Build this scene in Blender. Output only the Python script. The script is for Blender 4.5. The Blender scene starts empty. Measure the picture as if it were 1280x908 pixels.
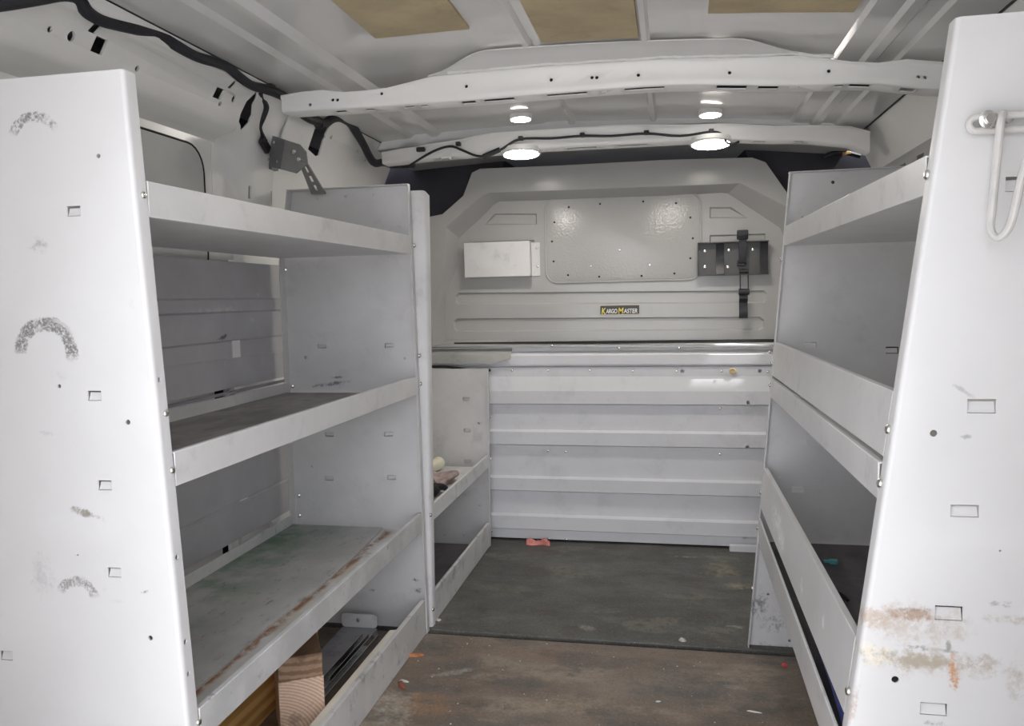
import bpy, bmesh, math, random
from mathutils import Vector, Matrix
random.seed(7)
C = bpy.context.scene.collection
R_ = math.radians

# ------------------------------------------------------------------ camera
F, W, H = 1000.0, 1280, 908
CAM = Vector((0, 0, 0.75))
d = Vector(((840-640)/F, (368-454)/F, 1.0)).normalized()
r_ = R_(0.3)
xx = Vector((math.cos(r_), -math.sin(r_), 0)); xx.z = -(xx.x*d.x+xx.y*d.y)/d.z; xx.normalize()
zz = xx.cross(d)
if zz.y > 0: zz = -zz
RM = Matrix((xx, d, zz))
def ray(px, py): return RM @ Vector(((px-640)/F, (py-454)/F, 1.0))
def aY(px, py, y): r = ray(px, py); return CAM + r*(y/r.y)
def aX(px, py, x): r = ray(px, py); return CAM + r*(x/r.x)
def aZ(px, py, z): r = ray(px, py); return CAM + r*((z-CAM.z)/r.z)
cam = bpy.data.objects.new('camera', bpy.data.cameras.new('camera')); C.objects.link(cam)
cam.data.sensor_width = 36; cam.data.lens = F/W*36; cam.data.clip_start = .02
cr, cu, cb = RM@Vector((1,0,0)), RM@Vector((0,-1,0)), RM@Vector((0,0,-1))
M4 = Matrix((cr, cu, cb)).transposed().to_4x4(); M4.translation = CAM
cam.matrix_world = M4
bpy.context.scene.camera = cam

# ------------------------------------------------------------------ materials
class NT:
    def __init__(s, name):
        s.m = bpy.data.materials.new(name); s.m.use_nodes = True
        s.t = s.m.node_tree; s.t.nodes.clear()
        s.out = s.t.nodes.new('ShaderNodeOutputMaterial')
        s.b = s.t.nodes.new('ShaderNodeBsdfPrincipled')
        s.t.links.new(s.b.outputs[0], s.out.inputs[0])
        s.pos = s.t.nodes.new('ShaderNodeNewGeometry').outputs['Position']
    def put(s, sock, v):
        if isinstance(v, bpy.types.NodeSocket): s.t.links.new(v, sock)
        elif isinstance(v, (tuple, list)) and sock.type == 'RGBA' and len(v) == 3: sock.default_value = (*v, 1)
        else: sock.default_value = v
    def math(s, op, a, b=0.0, c=0.0, clamp=False):
        n = s.t.nodes.new('ShaderNodeMath'); n.operation = op; n.use_clamp = clamp
        for i, v in enumerate((a, b, c)): s.put(n.inputs[i], v)
        return n.outputs[0]
    def vm(s, op, a, b=(0,0,0)):
        n = s.t.nodes.new('ShaderNodeVectorMath'); n.operation = op
        s.put(n.inputs[0], a); s.put(n.inputs[1], b)
        return n.outputs['Value'] if op in ('LENGTH','DOT_PRODUCT','DISTANCE') else n.outputs[0]
    def mr(s, v, a, b, c=0.0, e=1.0):
        n = s.t.nodes.new('ShaderNodeMapRange'); n.interpolation_type = 'SMOOTHSTEP'
        for i, q in enumerate((v, a, b, c, e)): s.put(n.inputs[i], q)
        return n.outputs[0]
    def noise(s, scale, detail=4, rough=.55, vec=None, stretch=None):
        v = vec or s.pos
        if stretch: v = s.vm('MULTIPLY', v, stretch)
        n = s.t.nodes.new('ShaderNodeTexNoise'); s.put(n.inputs['Vector'], v)
        n.inputs['Scale'].default_value = scale; n.inputs['Detail'].default_value = detail; n.inputs['Roughness'].default_value = rough
        return n.outputs['Fac']
    def vor(s, scale, feat='F1'):
        n = s.t.nodes.new('ShaderNodeTexVoronoi'); n.feature = feat; s.put(n.inputs['Vector'], s.pos); n.inputs['Scale'].default_value = scale
        return n.outputs['Distance']
    def mix(s, f, a, b):
        n = s.t.nodes.new('ShaderNodeMix'); n.data_type = 'RGBA'
        s.put(n.inputs['Factor'], f); s.put(n.inputs['A'], a) if False else s.put(n.inputs[6], a); s.put(n.inputs[7], b)
        return n.outputs[2]
    def bump(s, h, strength=.2, dist=.001):
        n = s.t.nodes.new('ShaderNodeBump'); n.inputs['Strength'].default_value = strength; n.inputs['Distance'].default_value = dist
        s.put(n.inputs['Height'], h); s.t.links.new(n.outputs[0], s.b.inputs['Normal'])
    def fin(s, col, rough=.4, metal=0.0, spec=.5):
        s.put(s.b.inputs['Base Color'], col); s.put(s.b.inputs['Roughness'], rough); s.put(s.b.inputs['Metallic'], metal)
        s.b.inputs['Specular IOR Level'].default_value = spec
        return s.m
    def blob(s, c, rx, rz, ang=0, ns=60, lo=.42, hi=.58, axes='xz'):
        p = s.vm('SUBTRACT', s.pos, c)
        a = R_(ang)
        ax = (0, math.cos(a)/rx, math.sin(a)/rx) if axes == 'yz' else (math.cos(a)/rx, 0, math.sin(a)/rx) if axes == 'xz' else (math.cos(a)/rx, math.sin(a)/rx, 0)
        az = (0, -math.sin(a)/rz, math.cos(a)/rz) if axes == 'yz' else (-math.sin(a)/rz, 0, math.cos(a)/rz) if axes == 'xz' else (-math.sin(a)/rz, math.cos(a)/rz, 0)
        u = s.vm('DOT_PRODUCT', p, ax); v = s.vm('DOT_PRODUCT', p, az)
        dd = s.math('SQRT', s.math('ADD', s.math('MULTIPLY', u, u), s.math('MULTIPLY', v, v)))
        nz = s.math('ADD', s.math('MULTIPLY', s.noise(ns, 6, .7), .65), s.math('MULTIPLY', s.noise(ns*3.7, 4, .7), .35))
        k = s.math('ADD', s.mr(dd, 1.25, .1), s.math('MULTIPLY', s.math('SUBTRACT', nz, .5), 4.5))     # ragged edges, broken inside
        return s.math('MULTIPLY', s.math('MULTIPLY', s.mr(k, .15, 1.15), s.mr(s.noise(ns*1.6, 6, .75), lo-.04, hi+.02)), s.mr(dd, 1.45, .8))
    def arc(s, c, rad, w, a0, a1, ns=120, lo=.4, hi=.55):
        p = s.vm('SUBTRACT', s.pos, c)
        u = s.vm('DOT_PRODUCT', p, (1,0,0)); v = s.vm('DOT_PRODUCT', p, (0,0,1))
        dd = s.math('SQRT', s.math('ADD', s.math('MULTIPLY', u, u), s.math('MULTIPLY', v, v)))
        band = s.mr(s.math('ABSOLUTE', s.math('SUBTRACT', dd, rad)), w, w*.4)
        an = s.math('ARCTAN2', v, u)
        am = s.math('MULTIPLY', s.mr(an, R_(a0-12), R_(a0+12)), s.mr(an, R_(a1+12), R_(a1-12)))
        k = s.math('ADD', band, s.math('MULTIPLY', s.math('SUBTRACT', s.noise(ns*.5, 6, .75), .5), 4.0))
        return s.math('MULTIPLY', s.math('MULTIPLY', s.mr(band, 0.0, .5), am), s.math('MULTIPLY', s.mr(k, .25, 1.0), s.mr(s.noise(ns*2.2, 5, .75), lo, hi+.04)))

def paint(name, col, rough=.38, var=.05, ns=6, bump=0, bscale=400, bdist=.0006, dirt=None, marks=(), spec=.5, stretch=None):
    n = NT(name)
    k = n.noise(ns, 5, .6, stretch=stretch)
    lo = tuple(c*(1-var) for c in col); hi = tuple(min(1, c*(1+var)) for c in col)
    c = n.mix(n.mr(k, .3, .7), lo, hi)
    if dirt:
        dc, amt, dsc = dirt
        c = n.mix(n.math('MULTIPLY', n.mr(n.noise(dsc, 6, .7), .52, .72), amt), c, dc)
    for mk in marks:
        kind, args, mc, amt = mk
        m = n.blob(*args) if kind == 'blob' else n.arc(*args)
        c = n.mix(n.math('MULTIPLY', m, amt), c, mc)
    rg = n.mr(k, .2, .8, rough*.9, rough*1.12)
    if bump: n.bump(n.noise(bscale, 2, .5), bump, bdist)
    return n.fin(c, rg, 0, spec)

GREY = (.67, .667, .664)
M = {}
M['shelf'] = paint('grey_shelf_paint', GREY, .36, .05, 9, dirt=((.25,.24,.23), .25, 14))
M['shelf_worn'] = paint('worn_grey_paint', (.64,.637,.63), .42, .08, 12, dirt=((.12,.11,.11), .55, 22))
PW_ = (.62,.62,.61)
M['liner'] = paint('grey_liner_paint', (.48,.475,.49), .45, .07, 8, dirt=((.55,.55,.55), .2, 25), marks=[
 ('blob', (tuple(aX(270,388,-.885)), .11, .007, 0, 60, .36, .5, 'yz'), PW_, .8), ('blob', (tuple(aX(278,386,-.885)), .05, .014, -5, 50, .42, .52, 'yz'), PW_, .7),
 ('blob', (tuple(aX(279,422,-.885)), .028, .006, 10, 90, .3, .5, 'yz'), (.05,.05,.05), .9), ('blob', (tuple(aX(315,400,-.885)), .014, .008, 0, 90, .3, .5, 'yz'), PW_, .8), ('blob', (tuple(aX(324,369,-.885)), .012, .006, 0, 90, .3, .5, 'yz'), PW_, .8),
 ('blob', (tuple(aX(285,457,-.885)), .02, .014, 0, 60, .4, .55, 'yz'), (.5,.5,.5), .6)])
M['retain'] = paint('scratched_grey_shelf_paint', GREY, .36, .05, 9, marks=[
 ('blob', (tuple(aX(970,652,.178)), .10, .028, 0, 45, .44, .52, 'yz'), (.95,.95,.94), .95), ('blob', (tuple(aX(976,676,.178)), .05, .022, 0, 60, .40, .5, 'yz'), (.95,.95,.94), .95),
 ('blob', (tuple(aX(1002,735,.178)), .02, .012, 40, 90, .4, .5, 'yz'), (.95,.95,.94), .9), ('blob', (tuple(aX(1027,778,.178)), .012, .010, 60, 90, .38, .5, 'yz'), (.95,.95,.94), .9)])
M['scuffed'] = paint('scuffed_end_panel_paint', GREY, .36, .05, 9, dirt=((.33,.33,.33), .2, 14), marks=[
 ('blob', (tuple(aY(946,757,1.712)), .03, .035, 0, 60, .45, .55), (.13,.13,.14), .75), ('blob', (tuple(aY(968,780,1.712)), .035, .03, 0, 70, .5, .6), (.12,.12,.12), .7), ('blob', (tuple(aY(965,810,1.712)), .07, .012, -4, 60, .4, .5), (.22,.20,.17), .7)])
M['dark_spots'] = paint('left_far_panel_paint', GREY, .36, .05, 9, dirt=((.33,.33,.33), .2, 14), marks=[
 ('blob', (tuple(aY(519,725,1.69)), .009, .007, 0, 120, .4, .5), (.08,.08,.08), .9), ('blob', (tuple(aY(522,738,1.69)), .013, .008, -20, 80, .38, .5), (.10,.10,.10), .9),
 ('blob', (tuple(aY(415,480,1.69)), .06, .006, 8, 60, .42, .52), (.10,.10,.13), .8), ('blob', (tuple(aY(420,472,1.69)), .02, .004, 0, 60, .4, .5), (.10,.10,.13), .8), ('blob', (tuple(aY(466,738,1.69)), .012, .005, 0, 80, .4, .5), (.2,.2,.2), .7)])
M['part_up'] = paint('bulkhead_gloss_grey', (.43,.427,.415), .20, .03, 5, bump=.5, bscale=60, bdist=.0008)
M['cover'] = paint('cover_plate_orange_peel', (.46,.46,.45), .19, .03, 5, bump=1.0, bscale=150, bdist=.0011)
M['part_low'] = paint('bulkhead_lower_grey', (.68,.685,.705), .6, .04, 4, dirt=((.3,.3,.3), .2, 10))
M['body'] = paint('white_body_paint', (.90,.895,.875), .22, .03, 4)
M['roof'] = paint('roof_body_paint', (.72,.715,.705), .13, .05, 3, spec=.8)
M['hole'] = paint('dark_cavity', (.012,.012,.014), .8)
M['black'] = paint('black_plastic', (.018,.018,.022), .42, .2, 30)
M['tape'] = paint('black_cloth_tape', (.020,.021,.027), .6, .3, 60, bump=.5, bscale=250)
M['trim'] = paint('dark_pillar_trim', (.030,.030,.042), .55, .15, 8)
M['headliner'] = paint('grey_headliner', (.40,.40,.40), .85, .05, 20)
M['brack'] = paint('black_bracket_paint', (.085,.085,.085), .4, .1, 20)
M['steel'] = NT('zinc_steel').fin((.72,.71,.68), .25, 1.0)
M['wire'] = paint('cream_coated_wire', (.60,.585,.565), .35, .06, 40)
M['galv'] = paint('galvanised_plate', (.33,.33,.36), .4, .1, 14, dirt=((.1,.1,.1), .6, 18))
M['alu'] = NT('bright_aluminium').fin((.75,.76,.76), .22, 1.0)
M['dbrk'] = paint('dark_grey_bracket', (.17,.17,.18), .45, .12, 25)
M['dbrk2'] = paint('grey_strut_paint', (.27,.27,.265), .4, .06, 25)
M['cream'] = paint('cream_plastic', (.80,.78,.62), .4, .04, 20)
M['creamwood'] = paint('pale_strip', (.82,.79,.70), .6, .1, 30, stretch=(1,.1,1))
M['tan'] = paint('tan_damping_pad', (.52,.43,.27), .75, .14, 9, dirt=((.36,.28,.16), .5, 22), bump=.3, bscale=180, stretch=(1,1.2,1))
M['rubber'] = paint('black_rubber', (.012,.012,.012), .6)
M['pink'] = paint('pink_plastic_wrap', (.75,.24,.20), .35, .3, 50, dirt=((.85,.6,.55), .7, 60))
M['red'] = paint('red_scrap', (.65,.06,.07), .4, .2, 50)
M['orange'] = paint('orange_wood', (.45,.17,.06), .6, .3, 60)
M['brown'] = paint('brown_chip', (.22,.07,.04), .6, .3, 60)
M['pebble'] = paint('pale_pebble', (.55,.53,.48), .7, .2, 60)
M['teal'] = paint('teal_plastic', (.10,.42,.46), .35, .1, 20)
M['blue'] = paint('navy_fabric', (.035,.045,.16), .8, .5, 40, bump=.5, bscale=150)
M['glove'] = paint('black_knit', (.012,.012,.014), .85, .3, 80, bump=.6, bscale=300)
M['rag'] = paint('dirty_pink_rag', (.42,.33,.31), .85, .3, 30, dirt=((.15,.12,.11), .7, 40))
M['seal'] = paint('white_sealant', (.78,.78,.76), .45, .05, 40)
M['concrete'] = paint('pale_concrete', (.70,.69,.685), .85, .1, 2)
M['dark_mat'] = paint('dark_rubber_mat', (.12,.112,.12), .6, .3, 14, dirt=((.17,.15,.15), .5, 30), stretch=(1.5,.7,1))
M['mid_mat'] = paint('brown_stained_shelf_liner', (.27,.25,.245), .5, .3, 12, dirt=((.08,.075,.075), .75, 16), stretch=(1.8,.6,1))
M['counter'] = paint('worn_ledge_sheet', (.40,.40,.38), .38, .1, 14, dirt=((.20,.20,.18), .6, 18), stretch=(.6,2,1))
def emis(name, col, st):
    n = NT(name); n.fin((.9,.9,.9), .5)
    n.put(n.b.inputs['Emission Color'], col); n.b.inputs['Emission Strength'].default_value = st
    return n.m
M['lens'] = emis('lit_dome_lens', (1.0, .94, .86), 130.0)
M['amber'] = paint('amber_plastic', (.55,.33,.10), .3)

M['lens_small'] = emis('lit_small_lens', (1.0, .95, .88), 16.0)
def green_mat():
    n = NT('green_grey_shelf_mat')
    a = n.mr(n.noise(7, 6, .6, stretch=(1,.6,1)), .35, .65)
    c = n.mix(a, (.40,.40,.39), (.54,.535,.515))
    g = n.math('MULTIPLY', n.mr(n.vm('DOT_PRODUCT', n.pos, (1,0,0)), -.66, -.86), n.mr(n.noise(9, 5, .6), .35, .62))
    c = n.mix(n.math('MULTIPLY', g, .95), c, (.10,.20,.11))
    c = n.mix(n.math('MULTIPLY', n.mr(n.noise(26, 6, .75, stretch=(2,.8,1)), .55, .7), .6), c, (.07,.065,.055))
    c = n.mix(n.mr(n.vor(90), .10, .05), c, (.5,.5,.47))
    return n.fin(c, .5)
M['green_mat'] = green_mat()
def lowstrip():
    n = NT('rusty_low_shelf_paint')
    c = n.mix(n.mr(n.noise(12, 5, .6), .35, .65), (.52,.525,.52), (.64,.645,.64))
    e = n.math('ABSOLUTE', n.math('SUBTRACT', n.math('ADD', n.vm('DOT_PRODUCT', n.pos, (1,0,0)), n.math('MULTIPLY', n.noise(14, 3), .02)), -.612))
    rz = n.math('MULTIPLY', n.mr(e, .013, .002), n.mr(n.noise(16, 6, .75, stretch=(1,.7,1)), .40, .54))
    rz = n.math('MULTIPLY', rz, n.mr(n.vm('DOT_PRODUCT', n.pos, (0,0,1)), .262, .256))
    c = n.mix(n.math('MULTIPLY', n.mr(e, .05, .01), n.math('MULTIPLY', n.mr(n.noise(10, 5, .6), .4, .6), .6)), c, (.50,.44,.33))
    c = n.mix(rz, c, (.24,.10,.035))
    c = n.mix(n.math('MULTIPLY', n.mr(n.noise(35, 5, .7), .6, .72), .6), c, (.14,.12,.10))
    return n.fin(c, .42)
M['low_shelf'] = lowstrip()
def floor_mat(name, a, b, c2, pale, pale_amt, spots):
    n = NT(name)
    k = n.noise(2.6, 6, .62, stretch=(1,1.2,1)); k2 = n.noise(9, 6, .65, stretch=(.7,1.3,1)); k3 = n.noise(38, 6, .75); k4 = n.noise(190, 4, .75)
    c = n.mix(n.mr(k, .36, .62), a, b)
    c = n.mix(n.math('MULTIPLY', n.mr(k2, .45, .66), .85), c, c2)
    c = n.mix(n.math('MULTIPLY', n.math('MULTIPLY', n.mr(n.noise(5.5, 5, .6, stretch=(.8,1.6,1)), .52, .66), n.mr(k3, .35, .6)), pale_amt), c, pale)
    for q in spots:
        px, py, rx, rz, ang, col, amt = q
        c = n.mix(n.math('MULTIPLY', n.blob(tuple(aZ(px,py,0)), rx, rz, ang, 22, .36, .6, 'xy'), amt), c, col)
    c = n.mix(n.math('MULTIPLY', n.mr(k3, .52, .75), .5), c, tuple(x*.4 for x in a))
    c = n.mix(n.math('MULTIPLY', n.mr(k4, .54, .70), .45), c, pale)
    c = n.mix(n.math('MULTIPLY', n.mr(k4, .46, .32), .5), c, tuple(x*.45 for x in a))
    sp = n.math('MULTIPLY', n.mr(n.vor(75), .09, .045), n.mr(n.noise(8, 3), .45, .6))
    c = n.mix(n.math('MULTIPLY', sp, .85), c, (.5,.47,.42))
    n.bump(k3, .4, .0015)
    return n.fin(c, n.mr(k2, .3, .7, .42, .62))
PALE = (.42,.40,.34)
M['floor_f'] = floor_mat('black_green_floor_board', (.070,.071,.064), (.112,.110,.096), (.088,.080,.070), (.28,.265,.21), .45, [
 (905,712,.07,.10,0,(.30,.27,.19),.8), (855,698,.05,.012,0,PALE,.9), (925,735,.05,.03,10,(.36,.31,.22),.8), (732,787,.03,.02,-30,PALE,.85), (835,778,.05,.03,0,(.25,.22,.15),.6), (918,786,.025,.012,0,PALE,.9), (925,712,.03,.05,0,(.05,.05,.045),.8), (600,770,.10,.10,0,(.045,.05,.042),.5)])
M['floor_r'] = floor_mat('brown_worn_floor_board', (.165,.125,.095), (.245,.195,.15), (.115,.105,.098), (.42,.35,.27), .6, [
 (525,880,.10,.06,0,(.36,.20,.09),.75), (490,885,.05,.10,20,(.46,.46,.40),.7), (570,840,.06,.016,30,(.48,.47,.42),.7), (550,810,.09,.05,0,(.09,.09,.078),.8), (680,820,.16,.05,0,(.20,.12,.075),.7), (700,880,.14,.05,10,(.40,.31,.22),.7), (590,880,.05,.025,0,(.08,.065,.055),.7), (850,860,.18,.09,0,(.105,.105,.105),.7), (920,860,.03,.012,-10,(.40,.38,.33),.8), (960,880,.10,.06,0,(.09,.085,.08),.6), (465,870,.04,.06,0,(.46,.33,.26),.6)])
def wood(name, a, b, cx, cz, sc):
    n = NT(name)
    p = n.vm('SUBTRACT', n.pos, (cx, 0, cz))
    p = n.vm('MULTIPLY', p, (1, .06, 1))
    w = n.t.nodes.new('ShaderNodeTexWave'); w.wave_type = 'RINGS'; w.rings_direction = 'Y'
    n.put(w.inputs['Vector'], p); w.inputs['Scale'].default_value = sc; w.inputs['Distortion'].default_value = 1.6; w.inputs['Detail'].default_value = 2; w.inputs['Detail Scale'].default_value = 6
    c = n.mix(n.mr(w.outputs['Fac'], .15, .85), a, b)
    c = n.mix(n.math('MULTIPLY', n.mr(n.noise(9, 5, .6, stretch=(3,.5,3)), .55, .72), .6), c, tuple(x*.35 for x in a))
    return n.fin(c, .65)
M['endwood'] = wood('pine_end_grain', (.56,.38,.26), (.74,.55,.42), -.66, .02, 62)
M['roughwood'] = wood('rough_sawn_brown', (.22,.13,.075), (.36,.235,.15), -.60, .30, 22)
M['plank'] = wood('yellow_pine_plank', (.50,.28,.085), (.72,.46,.17), -.80, .2, 14)

# ------------------------------------------------------------------ mesh helpers
class MB:
    def __init__(s): s.bm = bmesh.new()
    def loft(s, loops, caps=True, close=True):
        vs = [[s.bm.verts.new(p) for p in l] for l in loops]
        n = len(loops[0])
        for a, b in zip(vs, vs[1:]):
            for i in range(n if close else n-1):
                j = (i+1) % n
                try: s.bm.faces.new((a[i], a[j], b[j], b[i]))
                except ValueError: pass
        if caps and close:
            s.bm.faces.new(vs[0][::-1]); s.bm.faces.new(vs[-1])
        return s
    def box(s, x0, x1, y0, y1, z0, z1):
        return s.loft([[(x0,y0,z0),(x1,y0,z0),(x1,y1,z0),(x0,y1,z0)], [(x0,y0,z1),(x1,y0,z1),(x1,y1,z1),(x0,y1,z1)]])
    def obox(s, c, ax, ay, az, hx, hy, hz):
        c, ax, ay, az = Vector(c), Vector(ax).normalized(), Vector(ay).normalized(), Vector(az).normalized()
        q = [(-1,-1),(1,-1),(1,1),(-1,1)]
        return s.loft([[c+ax*hx*a+ay*hy*b+az*hz*e for a, b in q] for e in (-1, 1)])
    def ext(s, poly, axis, t0, t1):
        f = {'x': lambda p, t: (t, p[0], p[1]), 'y': lambda p, t: (p[0], t, p[1]), 'z': lambda p, t: (p[0], p[1], t)}[axis]
        return s.loft([[f(p, t0) for p in poly], [f(p, t1) for p in poly]])
    def cyl(s, p0, p1, r0, r1=None, n=16):
        r1 = r0 if r1 is None else r1
        p0, p1 = Vector(p0), Vector(p1); ax = (p1-p0).normalized()
        u = ax.orthogonal().normalized(); v = ax.cross(u)
        return s.loft([[p+(u*math.cos(2*math.pi*i/n)+v*math.sin(2*math.pi*i/n))*r for i in range(n)] for p, r in ((p0, r0), (p1, r1))])
    def tube(s, pts, r, n=10, sub=5, flat=None):
        pts = [Vector(p) for p in pts]; rs = r if isinstance(r, (list, tuple)) else [r]*len(pts)
        P, Q = [], []
        for i in range(len(pts)-1):
            a, b, c, e = pts[max(i-1,0)], pts[i], pts[i+1], pts[min(i+2,len(pts)-1)]
            for k in range(sub):
                t = k/sub
                P.append(.5*((2*b)+(c-a)*t+(2*a-5*b+4*c-e)*t*t+(3*b-a-3*c+e)*t**3)); Q.append(rs[i]*(1-t)+rs[i+1]*t)
        P.append(pts[-1]); Q.append(rs[-1])
        loops = []; u = None
        for i, p in enumerate(P):
            t = (P[min(i+1,len(P)-1)]-P[max(i-1,0)]).normalized()
            u = t.orthogonal().normalized() if u is None else (u-t*u.dot(t)).normalized()
            v = t.cross(u)
            loops.append([p+(u*math.cos(2*math.pi*k/n)+v*math.sin(2*math.pi*k/n))*Q[i] for k in range(n)])
        return s.loft(loops)
    def build(s, name, mat, parent=None, bevel=0, smooth=35, subs=0):
        bmesh.ops.recalc_face_normals(s.bm, faces=s.bm.faces)
        off = wloc(parent)
        if off.length: bmesh.ops.translate(s.bm, verts=s.bm.verts, vec=-off)
        me = bpy.data.meshes.new(name); s.bm.to_mesh(me); s.bm.free()
        me.materials.append(mat)
        for p in me.polygons: p.use_smooth = True
        me.set_sharp_from_angle(angle=R_(smooth))
        o = bpy.data.objects.new(name, me); C.objects.link(o); o.parent = parent
        if bevel:
            m = o.modifiers.new('b', 'BEVEL'); m.width = bevel; m.segments = 2; m.limit_method = 'ANGLE'; m.angle_limit = R_(40)
        if subs:
            m = o.modifiers.new('s', 'SUBSURF'); m.levels = subs; m.render_levels = subs
        return o
def wloc(o):
    v = Vector((0,0,0))
    while o is not None: v = v+o.location; o = o.parent
    return v
def tag(o, label=None, cat=None, group=None, kind=None):
    if label: o['label'] = label
    if cat: o['category'] = cat
    if group: o['group'] = group
    if kind: o['kind'] = kind
    return o
def thing(name, label, cat, loc, group=None):
    o = bpy.data.objects.new(name, None); o.empty_display_size = .05; C.objects.link(o); o.location = loc
    return tag(o, label, cat, group)
def struct(o, label, cat): return tag(o, label, cat, kind='structure')
def cut(o, cutter, smooth=35):
    """carve the cutter's volume out of a mesh and keep the result as plain mesh data"""
    bmesh.ops.recalc_face_normals(cutter.bm, faces=cutter.bm.faces)
    me = bpy.data.meshes.new('c'); cutter.bm.to_mesh(me); cutter.bm.free()
    me.transform(Matrix.Translation(-wloc(o)))
    c = bpy.data.objects.new('c', me); C.objects.link(c); c.location = wloc(o)
    mod = o.modifiers.new('cut', 'BOOLEAN'); mod.object = c; mod.operation = 'DIFFERENCE'; mod.solver = 'EXACT'; mod.use_self = True
    bpy.context.view_layer.update()
    new = bpy.data.meshes.new_from_object(o.evaluated_get(bpy.context.evaluated_depsgraph_get()))
    o.modifiers.remove(mod); new.name = o.data.name; o.data = new
    for p in new.polygons: p.use_smooth = True
    new.set_sharp_from_angle(angle=R_(smooth))
    bpy.data.objects.remove(c)
    return o
def add(o, mb):
    bmesh.ops.recalc_face_normals(mb.bm, faces=mb.bm.faces)
    bmesh.ops.translate(mb.bm, verts=mb.bm.verts, vec=-wloc(o))
    t = bpy.data.meshes.new('t'); mb.bm.to_mesh(t); mb.bm.free()
    b = bmesh.new(); b.from_mesh(o.data); b.from_mesh(t); b.to_mesh(o.data); b.free(); bpy.data.meshes.remove(t)
def lathe_mesh(name, prof, mat, n=14):
    m = MB(); m.loft([[(r*math.cos(2*math.pi*i/n), r*math.sin(2*math.pi*i/n), z) for i in range(n)] for r, z in prof])
    bmesh.ops.recalc_face_normals(m.bm, faces=m.bm.faces)
    me = bpy.data.meshes.new(name); m.bm.to_mesh(me); m.bm.free(); me.materials.append(mat)
    for p in me.polygons: p.use_smooth = True
    me.set_sharp_from_angle(angle=R_(50))
    return me
SCREW = lathe_mesh('screw', [(.0052,-.001),(.0056,.0008),(.0046,.0030),(.0026,.0038),(.0008,.0034)], M['steel'])
RIVET = lathe_mesh('rivet', [(.0034,-.0005),(.0030,.0012),(.0012,.0018)], M['black'])
BRIGHT = lathe_mesh('screw_small', [(.0042,-.0005),(.0040,.0014),(.0020,.0024),(.0006,.0022)], M['steel'])
def fix(parent, me, p, n, name='screw', s=1):
    o = bpy.data.objects.new(name, me); C.objects.link(o); o.parent = parent
    o.location = Vector(p)-wloc(parent); o.rotation_euler = Vector((0,0,1)).rotation_difference(Vector(n)).to_euler(); o.scale = (s,s,s)
    return o

def tray(name, mat, parent, Y0, Y1, f0, f1, b, zb, zt, zbk, s, hem=.008):
    """folded shelf: front lip with hem, pan, rear upstand; s=+1 front faces +X"""
    t = .002
    def sec(y, f):
        return [(f,y,zb),(f,y,zt),(f-hem*s,y,zt),(f-hem*s,y,zt-t),(f-t*s,y,zt-t),(f-t*s,y,zb+t),(b+t*s,y,zb+t),(b+t*s,y,zbk),(b,y,zbk),(b,y,zb)]
    return MB().loft([sec(Y0,f0), sec(Y1,f1)]).build(name, mat, parent, bevel=.0008)
def lpanel(name, mat, parent, st, Y0, fl, s, dr=1, t=.002, r=.005):
    """upright sheet at Y0 with a folded front flange; st = [(z, front x, back x)]"""
    loops = []
    for z, f, b in st:
        o = [(b, 0)] + [(f-s*r+s*r*math.sin(a), r-r*math.cos(a)) for a in (0, R_(30), R_(60), R_(90))] + [(f, fl)]
        i = [(f-s*t, fl)] + [(f-s*r+s*(r-t)*math.sin(a), r-(r-t)*math.cos(a)) for a in (R_(90), R_(60), R_(30), 0)] + [(b, t)]
        loops.append([(x, Y0+dr*y, z) for x, y in o+i])
    return MB().loft(loops).build(name, mat, parent)
def slots(o, rects, holes, Y0, back, depth=.012):
    """rects: (px,py,w,h) tab slots in photo pixels measured on the sheet at Y0; holes: (px,py,r metres)"""
    c = MB(); tabs = MB()
    for px, py, w, h in rects:
        p = aY(px, py, Y0)
        c.box(p.x-w/2, p.x+w/2, Y0-.02, Y0+.02, p.z-h/2, p.z+h/2)
        e = .0006 if back > 0 and w < .03 and Y0 < 1 else .0014; a0, a1 = Y0+back*.0042, Y0+back*.0010
        def lp(y): return y
        x0, x1 = p.x-w/2+e, p.x+w/2-e
        zs = [(p.z+h/2-max(.0014,h*.2), a0), (p.z+h*.1, a0-back*.0006), (p.z-h/4, a1+back*.0012), (p.z-h/2+e, a1)]
        tabs.loft([[(x0,y,z),(x1,y,z),(x1,y+back*.0015,z),(x0,y+back*.0015,z)] for z, y in zs])
    for px, py, r in holes:
        p = aY(px, py, Y0); c.cyl((p.x,Y0-.02,p.z), (p.x,Y0+.02,p.z), r, n=14)
    cut(o, c); 
    if rects: add(o, tabs)

# ------------------------------------------------------------------ van shell
fl = MB().box(-.95, .62, .38, 1.674, -.02, 0).build('floor', M['floor_r'], bevel=.002)
struct(fl, 'worn brown floor board at the rear of the cargo area, nearest the doors', 'floor')
fl2 = MB().box(-.95, .62, 1.688, 2.8, -.02, .004).build('floor', M['floor_f'], bevel=.003)
struct(fl2, 'darker greenish black floor board in front of the bulkhead', 'floor')
sub = MB().box(-1.05, .72, .38, 2.9, -.05, -.021).build('floor', M['hole'])
struct(sub, 'dark metal van floor under the boards, showing in the seam', 'floor')
gr = MB().box(-12, 12, -20, .36, -.60, -.55).build('ground', M['concrete'])
struct(gr, 'pale concrete yard behind the open rear doors', 'ground')

def roofz(x):
    u = (x+.16)/.63
    return 1.203 - .0175*u - .0305*u*u
def mir(x): return -.32-x
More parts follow.
